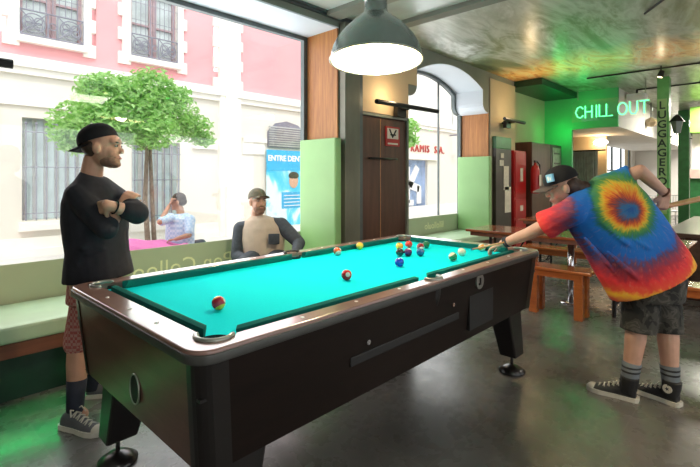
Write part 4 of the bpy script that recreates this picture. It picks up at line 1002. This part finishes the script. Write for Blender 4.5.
c = P(.050, .0445, .100); l = P(0, 1, 0) - P(0, 0, 0)
bm = B(); tube(bm, [c, c + l * .006], .026, 20); pt_ = mk('ankle_patch', bm, M['off_white'], sh)
bm = B()
st = [(.013 if k % 2 == 0 else .005) for k in range(10)]; fdir = P(1, 0, 0) - P(0, 0, 0)
vs = [bm.verts.new(c + l * .008 + (fdir * math.cos(2 * math.pi * k / 10) + Vector((0, 0, 1)) * math.sin(2 * math.pi * k / 10)) * st[k]) for k in range(10)]
v2 = [bm.verts.new(q.co - l * .003) for q in vs]; bm.faces.new(vs); bm.faces.new(v2)
for k in range(10): bm.faces.new((vs[k], vs[(k + 1) % 10], v2[(k + 1) % 10], v2[k]))
mk('star', bm, M['navy_sock'], pt_)
for (a, b_, rr, nm) in ((LW, LE, .032, 'wristband'), (RW, RE, .032, 'wristband')):
    dv = (b_ - a).normalized(); u, v = frame_of(dv)
    for q in (.10, .18) if a is LW else (.06,):
        bm = B(); c = a + (b_ - a) * q; tube(bm, [c + (u * math.cos(2 * math.pi * k / 16) + v * math.sin(2 * math.pi * k / 16)) * rr for k in range(17)], .0065, 6); mk(nm, bm, M['grey_cloth'] if a is LW else M['brown_board'], p3, smooth=True)
# cue
cue = thing('pool_cue', CT, 'wooden pool cue held by the player in the tie-dye shirt', 'cue')
bm = B(); e = CH_ + cd * .26
tube(bm, [CT + cd * .012, CT.lerp(e, .55)], [.0062, .010], 12); mk('shaft', bm, M['cue_wood'], cue, smooth=True)
bm = B(); tube(bm, [CT.lerp(e, .55), e], [.0102, .0185], 12, False); mk('butt', bm, M['cue_wood'], cue, smooth=True)
bm = B(); tube(bm, [CT, CT + cd * .012], .006, 10); mk('tip', bm, mat('blue_chalk', (.05, .2, .4), .9), cue)

# ================================================================ PEDESTRIAN outside
D4 = 6.15
p4 = thing('person', W(-2.3, 6.25, -.02), 'person in light blue checked shirt outside holding a hand to his ear', 'person')
bm = B(); H4 = head_frame(pw(178, 202, D4), W(-.95, -.2, -.1) - W(0, 0, 0)); head_shape(bm, H4, .95)
limb(bm, [pw(180, 209, D4), pw(181, 217, D4)], [.05, .055])
loft(bm, path_rings([(173, 215, 188, 215, D4, .09), (168, 222, 191, 222, D4, .14), (168, 250, 190, 250, D4, .13), (166, 262, 192, 262, D4, .14)]))
a, b_, c = pw(170, 218, D4 - .15), pw(160, 222, D4 - .35), pw(169, 206, D4 - .10)
limb(bm, [a, b_], [.045, .038]); limb(bm, [b_, c], [.036, .025]); hand(bm, c, pw(172, 200, D4 - .08) - c, W(1, .3, 0) - W(0, 0, 0), 1, 25, .85)
a2, b2, c2 = pw(190, 220, D4 - .1), pw(189, 235, D4 - .25), pw(176, 239, D4 - .35)
limb(bm, [a2, b2], [.045, .038]); limb(bm, [b2, c2], [.036, .025]); hand(bm, c2, pw(170, 240, D4 - .37) - c2, Vector((0, 0, -1)), 1, 25, .85)
hp = W(-2.32, D4, .40)
for sg in (-1, 1):
    kn = hp + (W(.05 + sg * .1, .42, 0) - W(0, 0, 0)); an = kn + Vector((0, 0, -.36)); limb(bm, [hp + (W(sg * .09, 0, 0) - W(0, 0, 0)), kn], [.08, .06]); limb(bm, [kn, an], [.055, .035])
blob('body', bm, M['skin'], p4, .009, 3)
bm = B(); ball(bm, H4 @ Vector((-.02, 0, .045)), (.096, .080, .085), H4.to_3x3()); ball(bm, H4 @ Vector((-.05, 0, .0)), (.07, .078, .06), H4.to_3x3()); blob('hair', bm, M['hair'], p4, .008, 2)
bm = B(); loft(bm, path_rings([(173, 214, 188, 213, D4, .09), (167, 218, 193, 218, D4, .16), (166, 232, 194, 232, D4, .17), (166, 250, 194, 250, D4, .16)])); limb(bm, [a, a.lerp(b_, .8)], [.07, .06]); limb(bm, [a2, a2.lerp(b2, .8)], [.072, .062]); blob('shirt', bm, M['blue_check'], p4, .010, 3)
bm = B()
for sg in (-1, 1):
    kn = hp + (W(.05 + sg * .1, .42, 0) - W(0, 0, 0)); an = kn + Vector((0, 0, -.33)); limb(bm, [hp + (W(sg * .09, 0, 0) - W(0, 0, 0)), kn], [.10, .075]); limb(bm, [kn, an], [.07, .055])
blob('trousers', bm, M['grey_cloth'], p4, .012, 3)
for sg in (-1, 1):
    kn = hp + (W(.05 + sg * .1, .42, 0) - W(0, 0, 0)); kn.z = -.02; s_, _ = shoe(kn + (W(0, -.04, 0) - W(0, 0, 0)), kn + (W(0, .3, 0) - W(0, 0, 0)), p4, M['black_shoe'], False)
t = thing('stool', (hp.x, hp.y, -.02), 'low stool on the pavement under the man in the blue checked shirt', 'stool')
bm = B(); lathe(bm, [(.001, .27), (.17, .27), (.17, .31), (.001, .31)], (hp.x, hp.y, 0)); mk('seat', bm, M['brown_board'], t)
for k in range(3):
    bm = B(); a = 2 * math.pi * k / 3; tube(bm, [(hp.x + .15 * math.cos(a), hp.y + .15 * math.sin(a), -.02), (hp.x + .11 * math.cos(a), hp.y + .11 * math.sin(a), .27)], .015, 8); mk('leg', bm, M['iron'], t)
# pink cloth over a street table
c0 = pw(150, 250, 5.65); t = thing('street_table', (c0.x, c0.y, -.02), 'small street table under the pink cloth outside the window', 'table')
bm = B(); box(bm, -.45, .38, -.25, .25, .44, .47, Matrix.Translation((c0.x, c0.y, 0)) @ Matrix.Rotation(R(-40), 4, 'Z')); mk('table_top', bm, M['iron'], t)
for sx, sy in ((-.4, -.2), (.33, -.2), (-.4, .2), (.33, .2)):
    q = Matrix.Rotation(R(-40), 4, 'Z') @ Vector((sx, sy, 0)); bm = B(); tube(bm, [(c0.x + q.x, c0.y + q.y, -.02), (c0.x + q.x, c0.y + q.y, .44)], .014, 8); mk('leg', bm, M['iron'], t)
bm = B(); n = 26; gv = []
for i in range(n):
    row = []
    for j in range(n):
        u, v = i / (n - 1) * 2 - 1, j / (n - 1) * 2 - 1
        x, y = u * .58, v * .36
        e = max(0, abs(x + .03) - .44) + max(0, abs(y) - .27)
        z = .485 + .075 * math.exp(-((u + .35) ** 2 * 2.2 + v * v * 2)) + .05 * noise.noise(Vector((x * 5, y * 5, 0))) - e * 2.2 + .03
        q = Matrix.Rotation(R(-40), 4, 'Z') @ Vector((x, y, 0)); row.append(bm.verts.new((c0.x + q.x, c0.y + q.y, max(z, .1))))
    gv.append(row)
for i in range(n - 1):
    for j in range(n - 1): bm.faces.new((gv[i][j], gv[i + 1][j], gv[i + 1][j + 1], gv[i][j + 1]))
o = mk('pink_cloth', bm, M['pink_cloth'], loc=(c0.x, c0.y, .48), smooth=True); s_ = o.modifiers.new('t', 'SOLIDIFY'); s_.thickness = .006; tag(o, 'crumpled bright pink cloth lying outside the window', 'cloth')

# ================================================================ FURNITURE TO THE RIGHT
def beer_table(x, y0, y1, label, wdt=.62):
    t = thing('beer_table', (x, (y0 + y1) / 2, 0), label, 'table', 'wooden beer garden tables')
    bm = B(); box(bm, x - wdt / 2, x + wdt / 2, y0, y1, .725, .755); mk('table_top', bm, M['table_top_wood'], t, bevel=.006)
    bm = B(); box(bm, x - wdt / 2 + .03, x - wdt / 2 + .07, y0 + .05, y1 - .05, .68, .724); box(bm, x + wdt / 2 - .07, x + wdt / 2 - .03, y0 + .05, y1 - .05, .68, .724); mk('apron', bm, M['brown_board'], t)
    for y in (y0 + .60, y1 - .28):
        for sx in (-1, 1):
            xx = x + sx * (wdt / 2 - .09); bm = B(); tube(bm, [(xx, y, 0), (xx, y, .72)], .018, 8); mk('leg', bm, M['black_metal'], t)
        bm = B(); tube(bm, [(x - wdt / 2 + .09, y, .12), (x + wdt / 2 - .09, y, .12)], .013, 8); tube(bm, [(x, y, .12), (x, y + (.35 if y < (y0 + y1) / 2 else -.35), .70)], .010, 8); mk('stretcher', bm, M['black_metal'], t)
    return t
def bench(x, y0, y1, label, wdt=.28):
    t = thing('wooden_bench', (x, (y0 + y1) / 2, 0), label, 'bench', 'orange wooden benches')
    bm = B(); box(bm, x - wdt / 2, x + wdt / 2, y0, y1, .445, .475); mk('seat', bm, M['bench_wood'], t, bevel=.006)
    bm = B(); box(bm, x - wdt / 2 + .02, x - wdt / 2 + .045, y0 + .1, y1 - .1, .385, .444); mk('apron', bm, M['bench_wood'], t)
    for y in (y0 + .12, y1 - .10):
        for sx in (-1, 1):
            xx = x + sx * (wdt / 2 - .06); bm = B(); box(bm, xx - .035, xx + .035, y - .04, y + .04, 0, .444); mk('leg', bm, M['bench_wood'], t, bevel=.004)
        bm = B(); box(bm, x - wdt / 2 + .1, x + wdt / 2 - .1, y - .015, y + .015, .12, .19); mk('stretcher', bm, M['bench_wood'], t)
bt1 = beer_table(5.22, .55, 2.72, 'red-brown wooden table nearest the pool table, under the player\'s arm')
beer_table(6.98, 1.0, 2.80, 'red-brown wooden table farther back, in front of the red cabinet')
bench(4.74, 1.25, 1.90, 'short orange wooden bench closest to the pool table')
bench(4.74, -.9, .95, 'long orange wooden bench behind the player\'s legs')
bench(6.02, .7, 2.45, 'orange wooden bench between the two red-brown tables')
bench(7.65, .9, 2.45, 'orange wooden bench beyond the farther red-brown table')
q = pZ(571, 303, 0); bm = B(); tube(bm, [(q.x, q.y, .0), (q.x, q.y, .724)], .033, 16); lathe(bm, [(.001, 0), (.11, 0), (.11, .010), (.04, .014), (.001, .015)], (q.x, q.y, 0)); o = mk('centre_post', bm, M['chrome'], bt1, smooth=True); o['label'] = 'shiny steel post'
# tall narrow grey locker, red hose cabinets, dark cabinet, extinguisher
t = thing('notice_board', (7.4, 3.40, 0), 'tall dark grey panel with papers taped on, past the green pad', 'board')
bm = B(); box(bm, 7.08, 7.68, 3.36, 3.425, 0, 1.86); mk('body', bm, M['dark_grey_paint'], t, bevel=.006)
bm = B(); box(bm, 7.08, 7.68, 3.36, 3.425, 1.861, 2.06); mk('top_panel', bm, M['green_paint'], t, bevel=.006)
for (x0, y0, x1, y1) in ((504, 166, 509, 190), (505, 187, 511, 212), (501, 153, 504, 158), (500, 160, 504, 166)):
    p, q = pY(x0, y0, 3.35), pY(x1, y1, 3.35); bm = B(); box(bm, p.x, q.x, 3.352, 3.3595, q.z, p.z); mk('taped_paper', bm, M['paper'], t)
t = thing('red_cabinet', (7.97, 3.4, 0), 'red stacked fire hose cabinet between the grey panel and the dark cabinet', 'cabinet')
xs0, xs1 = 7.72, 8.24
bm = B(); box(bm, xs0, xs1, 3.33, 3.59, 0, 1.85); mk('body', bm, M['red_paint'], t, bevel=.006)
for z0, z1 in ((.06, .62), (.66, .98), (1.02, 1.82)):
    bm = B(); box(bm, xs0 + .03, xs1 - .03, 3.315, 3.329, z0, z1); dr = mk('door', bm, M['red_paint'], t, bevel=.003)
    bm = B(); zc = (z0 + z1) / 2; hh = .12 if z1 - z0 > .5 else .05
    box(bm, xs0 + .22, xs0 + .34, 3.308, 3.3145, zc - hh, zc + hh); mk('white_sign', bm, M['paper'], dr)
x0, x1 = 8.32, 9.25
t = thing('dark_cabinet', (8.8, 3.4, 0), 'dark brown cabinet carrying the red extinguisher', 'cabinet')
bm = B(); box(bm, x0, x1, 3.25, 3.59, 0, 2.03); mk('body', bm, M['dark_door'], t, bevel=.008)
t = thing('glass_door_cabinet', (9.55, 3.4, 0), 'dark cabinet with a pale framed notice right of the extinguisher', 'cabinet')
bm = B(); box(bm, x1 + .01, 9.88, 3.25, 3.59, 0, 2.03); mk('body', bm, M['dark_grey_paint'], t, bevel=.008)
bm = B(); box(bm, 9.34, 9.80, 3.235, 3.249, 1.15, 1.97); fr = mk('notice_frame', bm, mat('pale_green_notice', (.22, .30, .20), .4, var=.3, scale=12), t)
for k in range(3):
    bm = B(); box(bm, 9.42, 9.72, 3.228, 3.234, 1.84 - k * .2, 1.87 - k * .2); mk('notice_line', bm, M['dark_grey_paint'], fr)
p = pY(536, 182, 3.16)
t = thing('fire_extinguisher', (p.x, 3.16, 1.15), 'red fire extinguisher hanging on the dark brown cabinet', 'extinguisher')
bm = B(); lathe(bm, [(.001, 1.08), (.07, 1.08), (.078, 1.12), (.078, 1.50), (.06, 1.57), (.025, 1.60), (.022, 1.64), (.001, 1.64)], (p.x, 3.174, 0), 20); mk('cylinder', bm, M['red_paint'], t, smooth=True)
bm = B(); box(bm, p.x - .06, p.x + .05, 3.15, 3.18, 1.64, 1.68); tube(bm, [(p.x + .03, 3.15, 1.66), (p.x + .10, 3.13, 1.6), (p.x + .09, 3.12, 1.3)], .012, 6); mk('valve', bm, M['black_metal'], t)
bm = B(); box(bm, p.x - .045, p.x + .045, 3.08, 3.086, 1.22, 1.42); mk('label_sheet', bm, M['paper'], t)

# neon sign
def neon(name, col, e):
    m = bpy.data.materials.new(name); m.use_nodes = True; b = m.node_tree.nodes['Principled BSDF']; b.inputs['Base Color'].default_value = (*col, 1); b.inputs['Emission Color'].default_value = (*col, 1); b.inputs['Emission Strength'].default_value = e; return m
M['neon'] = neon('green_neon', (.16, 1, .42), 1.5)
sg = thing('neon_sign', (9.3, 2.2, 2.5), 'green neon sign reading CHILL OUT hung above the passage', 'sign')
bm = B(); P0, P1 = pX(572, 120, 9.32), pX(652, 112, 9.32)
box(bm, 9.34, 9.352, P1.y, P0.y, 2.44, 2.84); mk('glass_panel', bm, mat_glass(), sg)
# letters as bent glass tubes: strokes on a 0..1 x 0..1 cell
LT = {'C': [[(.9, .82), (.6, 1), (.25, .9), (0, .5), (.25, .1), (.6, 0), (.9, .18)]], 'H': [[(0, 0), (0, 1)], [(.8, 0), (.8, 1)], [(0, .5), (.8, .5)]], 'I': [[(.2, 0), (.2, 1)]], 'L': [[(0, 1), (0, 0), (.65, 0)]],
      'O': [[(.5 + .5 * math.cos(2 * math.pi * k / 16), .5 + .5 * math.sin(2 * math.pi * k / 16)) for k in range(17)]], 'U': [[(0, 1), (0, .3), (.2, 0), (.6, 0), (.8, .3), (.8, 1)]], 'T': [[(0, 1), (.9, 1)], [(.45, 1), (.45, 0)]]}
adv = {'C': 1.1, 'H': 1.05, 'I': .5, 'L': .75, 'O': 1.2, 'U': 1.0, 'T': 1.0, ' ': .45}
word = 'CHILL OUT'; tot = sum(adv[c] for c in word); ya = P0.y - .07; ln = (ya - P1.y - .02); cw = ln / tot; xx = 0; hz = .215
for ch in word:
    if ch != ' ':
        bm = B()
        for st in LT[ch]: tube(bm, [(9.30, ya - (xx + u * .92) * cw, 2.51 + v * hz) for u, v in st], .0125, 8, True)
        mk('neon_letter', bm, M['neon'], sg, smooth=True)
    xx += adv[ch]
for y in (P0.y - .1, P1.y + .1):
    bm = B(); tube(bm, [(9.345, y, 2.86), (9.345, y, CH)], .008, 6); mk('hanger', bm, M['steel'], sg)
light('neon_glow', 'AREA', (9.25, 2.5, 2.62), 3, (.02, 1, .22), (R(90), 0, R(90)), shape='RECTANGLE', size=1.3, size_y=.25)
light('neon_wash', 'POINT', (9.55, 3.2, 2.3), 5, (.02, 1, .18), shadow_soft_size=.1)
light('neon_wash', 'POINT', (9.6, 2.75, 2.8), 1.2, (.02, 1, .18), shadow_soft_size=.1)
# green and warm ceiling spotlights
def spot(loc, target, e, col, label, size=50):
    t = thing('ceiling_spotlight', loc, label, 'lamp')
    c = Vector(loc); d = (Vector(target) - c).normalized()
    bm = B(); tube(bm, [c - d * .05, c + d * .05], [.035, .045], 14); mk('lamp_head', bm, M['black_metal'], t)
    bm = B(); tube(bm, [(c.x, c.y, c.z), (c.x, c.y, CH)], .010, 6); mk('stem', bm, M['black_metal'], t)
    bm = B(); tube(bm, [c + d * .046, c + d * .052], .036, 14); m_ = neon('spot_lens', col, 3); mk('lens', bm, m_, t)
    l = light('spot_beam', 'SPOT', c + d * .06, e, col, spot_size=R(size), spot_blend=.6, shadow_soft_size=.03)
    l.rotation_euler = d.to_track_quat('-Z', 'Y').to_euler()
LED.data.materials.append(neon('led_green', (.03, 1, .25), .2))
spot((3.9, -.6, 2.95), (4.1, .9, 0), 45, (.03, 1, .2), 'green ceiling spotlight above the benches', 34)
spot((2.9, -.9, 2.95), (2.7, .25, 0), 45, (1, .62, .16), 'warm ceiling spotlight above the open floor', 34)
sq = pZ(661, 74, 2.99)
light('spot_spill', 'POINT', sq + Vector((0, 0, -.16)), 2, (1, .78, .5), shadow_soft_size=.04)
spot(tuple(sq), (8.0, 2.2, 0), 60, (1, .75, .45), 'warm ceiling spotlight near the lettered column', 90)
# lettered column
cx = pX(657, 177, 9.3); cy2 = pX(669, 177, 9.3)
t = thing('lettered_column', (9.4, (cx.y + cy2.y) / 2, 0), 'slim green column with vertical lettering LUGGAGEROOM', 'column')
bm = B(); box(bm, 9.3, 9.5, cy2.y, cx.y, 0, CH - .02); mk('post', bm, mat('mid_green_paint', (.10, .36, .10), .4, var=.15), t, bevel=.004)
bm = B(); box(bm, 9.285, 9.299, cy2.y + .03, cx.y - .01, .75, 2.72); fr = mk('letter_panel', bm, mat('light_green_panel', (.26, .46, .18), .5, var=.1), t)
for k, ch in enumerate('LUGGAGEROOM'):
    text('letter', ch, .185, basis((9.28, (cx.y + cy2.y) / 2 + .01, 2.55 - k * .163), (0, -1, 0), (0, 0, 1)), M['dark_green'], fr, ext=.002, align='CENTER', bevel=.004)
cx, cy2 = pX(678, 177, 14.3), pX(689, 177, 14.3)
bm = B(); box(bm, 14.3, 14.6, cy2.y, cx.y, 0, CH - .02); o = mk('green_column', bm, M['green_paint'], loc=(14.4, cx.y, 0), bevel=.004); tag(o, 'plain dark green column between the two lanterns', 'column')
cx, cy2 = pX(690, 177, 13.0), pX(716, 177, 13.0)
t = thing('green_kiosk', (13.2, cx.y - .4, 0), 'dark green kiosk with a bright yellow-green header at the right edge', 'kiosk')
bm = B(); box(bm, 13.0, 13.5, cy2.y, cx.y, 0, 1.35); mk('counter', bm, M['green_paint'], t)
bm = B(); box(bm, 12.95, 13.5, cy2.y, cx.y, 1.36, 1.56); mk('shelf', bm, mat('pinkish_shelf', (.62, .45, .40), .5), t)
bm = B(); box(bm, 13.4, 13.5, cy2.y, cx.y, 1.57, 2.4); mk('back_panel', bm, M['white_wall'], t)
bm = B(); box(bm, 13.0, 13.5, cy2.y, cx.y, 2.41, 3.0); mk('header', bm, mat('yellow_green_header', (.30, .62, .10), .5), t)
# lanterns
def lantern(px, py, X, label):
    c = pX(px, py, X); t = thing('wall_lantern', c, label, 'lantern', None)
    bm = B(); lathe(bm, [(.001, .17), (.04, .14), (.115, .05), (.12, .04), (.001, .04)], c, 6); mk('roof', bm, M['black_metal'], t)
    bm = B(); lathe(bm, [(.095, .04), (.055, -.16), (.001, -.165)], c, 6); mk('glass_body', bm, mat('smoked_glass', (.12, .16, .13), .2), t)
    bm = B(); tube(bm, [c + Vector((0, 0, -.16)), c + Vector((0, .03, -.22)), c + Vector((.0, .17, -.20))], .014, 6); box(bm, -.02, .02, -.01, .02, -.10, .10, Matrix.Translation(c + Vector((0, .17, -.2)))); mk('bracket', bm, M['black_metal'], t)
lantern(677, 124, 9.4, 'black lantern fixed to the lettered column')
lantern(694, 130, 14.4, 'black lantern beside the plain green column')
c = pX(651, 122, 12.5); t = thing('hanging_lantern', c, 'small glass ceiling lantern hanging left of the lettered column', 'lantern')
bm = B(); lathe(bm, [(.001, .12), (.10, .06), (.16, -.02), (.10, -.10), (.001, -.12)], c, 8); mk('glass_body', bm, mat('amber_glass', (.35, .27, .16), .3), t)
bm = B(); tube(bm, [c + Vector((0, 0, .1)), (c.x, c.y, CH)], .010, 6); mk('stem', bm, M['black_metal'], t)
c = pX(637, 98, 10.5); c.z = CH - .14; t = thing('ceiling_reflection', c, 'small white box imitating a lamp reflection above the neon sign', 'reflection_box')  # white box added in place of a ceiling lamp's reflection
bm = B(); box(bm, -.14, .14, -.16, .16, -.07, .06, Matrix.Translation(c)); mk('white_box', bm, M['white'], t, bevel=.02)
bm = B(); tube(bm, [c + Vector((0, 0, .05)), (c.x, c.y, CH)], .02, 8); mk('box_stem', bm, M['black_metal'], t)
# passage lamp on beige nib
c = pX(599, 142, 11.7); t = thing('passage_light', c, 'warm round wall light glowing under the neon sign', 'lamp')
c.x = 11.84
bm = B(); ball(bm, c, (.05, .16, .07)); mk('globe', bm, M['bulb'], t, smooth=True)
light('passage_bulb', 'POINT', c + Vector((-.15, 0, -.05)), 9, (1, .6, .25), shadow_soft_size=.08)
bm = B(); n = 40
a, b_ = pX(570, 152, 10.9), pX(598, 152, 10.9)
fr_, bk_ = [], []
pts = [(10.9 + .035 * math.sin(k * 1.7) , a.y + (b_.y - a.y) * k / (n - 1)) for k in range(n)]
vs = [[bm.verts.new((x, y, z)) for x, y in pts] for z in (.02, a.z - .0)]
for k in range(n - 1): bm.faces.new((vs[0][k], vs[0][k + 1], vs[1][k + 1], vs[1][k]))
o = mk('curtain', bm, mat('grey_sheer_curtain', (.34, .34, .31), .8, var=.2), loc=(10.9, (a.y + b_.y) / 2, .02), smooth=True); s_ = o.modifiers.new('t', 'SOLIDIFY'); s_.thickness = .01; tag(o, 'wrinkled grey curtain hanging below the neon sign', 'curtain')
bm = B(); tube(bm, [(10.9, a.y + .15, a.z + .015), (10.9, b_.y - .15, a.z + .015)], .018, 8); o = mk('curtain_rod', bm, M['black_metal'], loc=(10.9, a.y, a.z)); tag(o, 'thin dark rod holding the grey curtain', 'rod')
# dark wood bar block at right
t = thing('wood_counter', (7.6, 0, 0), 'low dark wood counter with slatted front at the right', 'counter')
bm = B(); box(bm, 6.3, 9.0, -1.6, .86, .0, .70); mk('body', bm, M['dark_door'], t)
for k in range(14):
    bm = B(); y = .80 - k * .17; box(bm, 6.27, 6.299, y - .06, y + .05, .04, .69); mk('front_slat', bm, M['dark_wood'], t)
bm = B(); box(bm, 6.2, 9.1, -1.7, .95, .702, .75); mk('counter_top', bm, M['dark_wood'], t, bevel=.006)
# aluminium chairs far away
def alu_chair(x, y, rz, label):
    t = thing('metal_chair', (x, y, 0), label, 'chair', 'aluminium chairs at the far end')
    def q(v): return Matrix.Translation((x, y, 0)) @ Matrix.Rotation(rz, 4, 'Z') @ Vector(v)
    bm = B(); box(bm, -.22, .22, -.2, .2, .43, .45, Matrix.Translation((x, y, 0)) @ Matrix.Rotation(rz, 4, 'Z')); mk('seat', bm, M['alu'], t)
    for sx in (-1, 1):
        bm = B(); tube(bm, [q((sx * .22, -.2, 0)), q((sx * .22, -.2, .44))], .013, 6); mk('leg', bm, M['alu'], t)
        bm = B(); tube(bm, [q((sx * .22, .2, 0)), q((sx * .22, .22, .88))], .013, 6); mk('leg', bm, M['alu'], t)
    bm = B()
    for k in range(6): tube(bm, [q((-.18 + .072 * k, .21, .50)), q((-.18 + .072 * k, .22, .86))], .010, 6)
    tube(bm, [q((-.22, .22, .88)), q((.22, .22, .88))], .013, 6); mk('backrest', bm, M['alu'], t)
for i, (px, X) in enumerate(((636, 12.0), (646, 12.6), (652, 14.5), (672, 15.2))):
    p = pX(px, 200, X); alu_chair(p.x, p.y, R(70 + 20 * i), ('leftmost of the silver metal chairs, below the far window', 'silver metal chair just left of the lettered column', 'farther silver metal chair behind the lettered column', 'silver metal chair between the two green columns')[i])
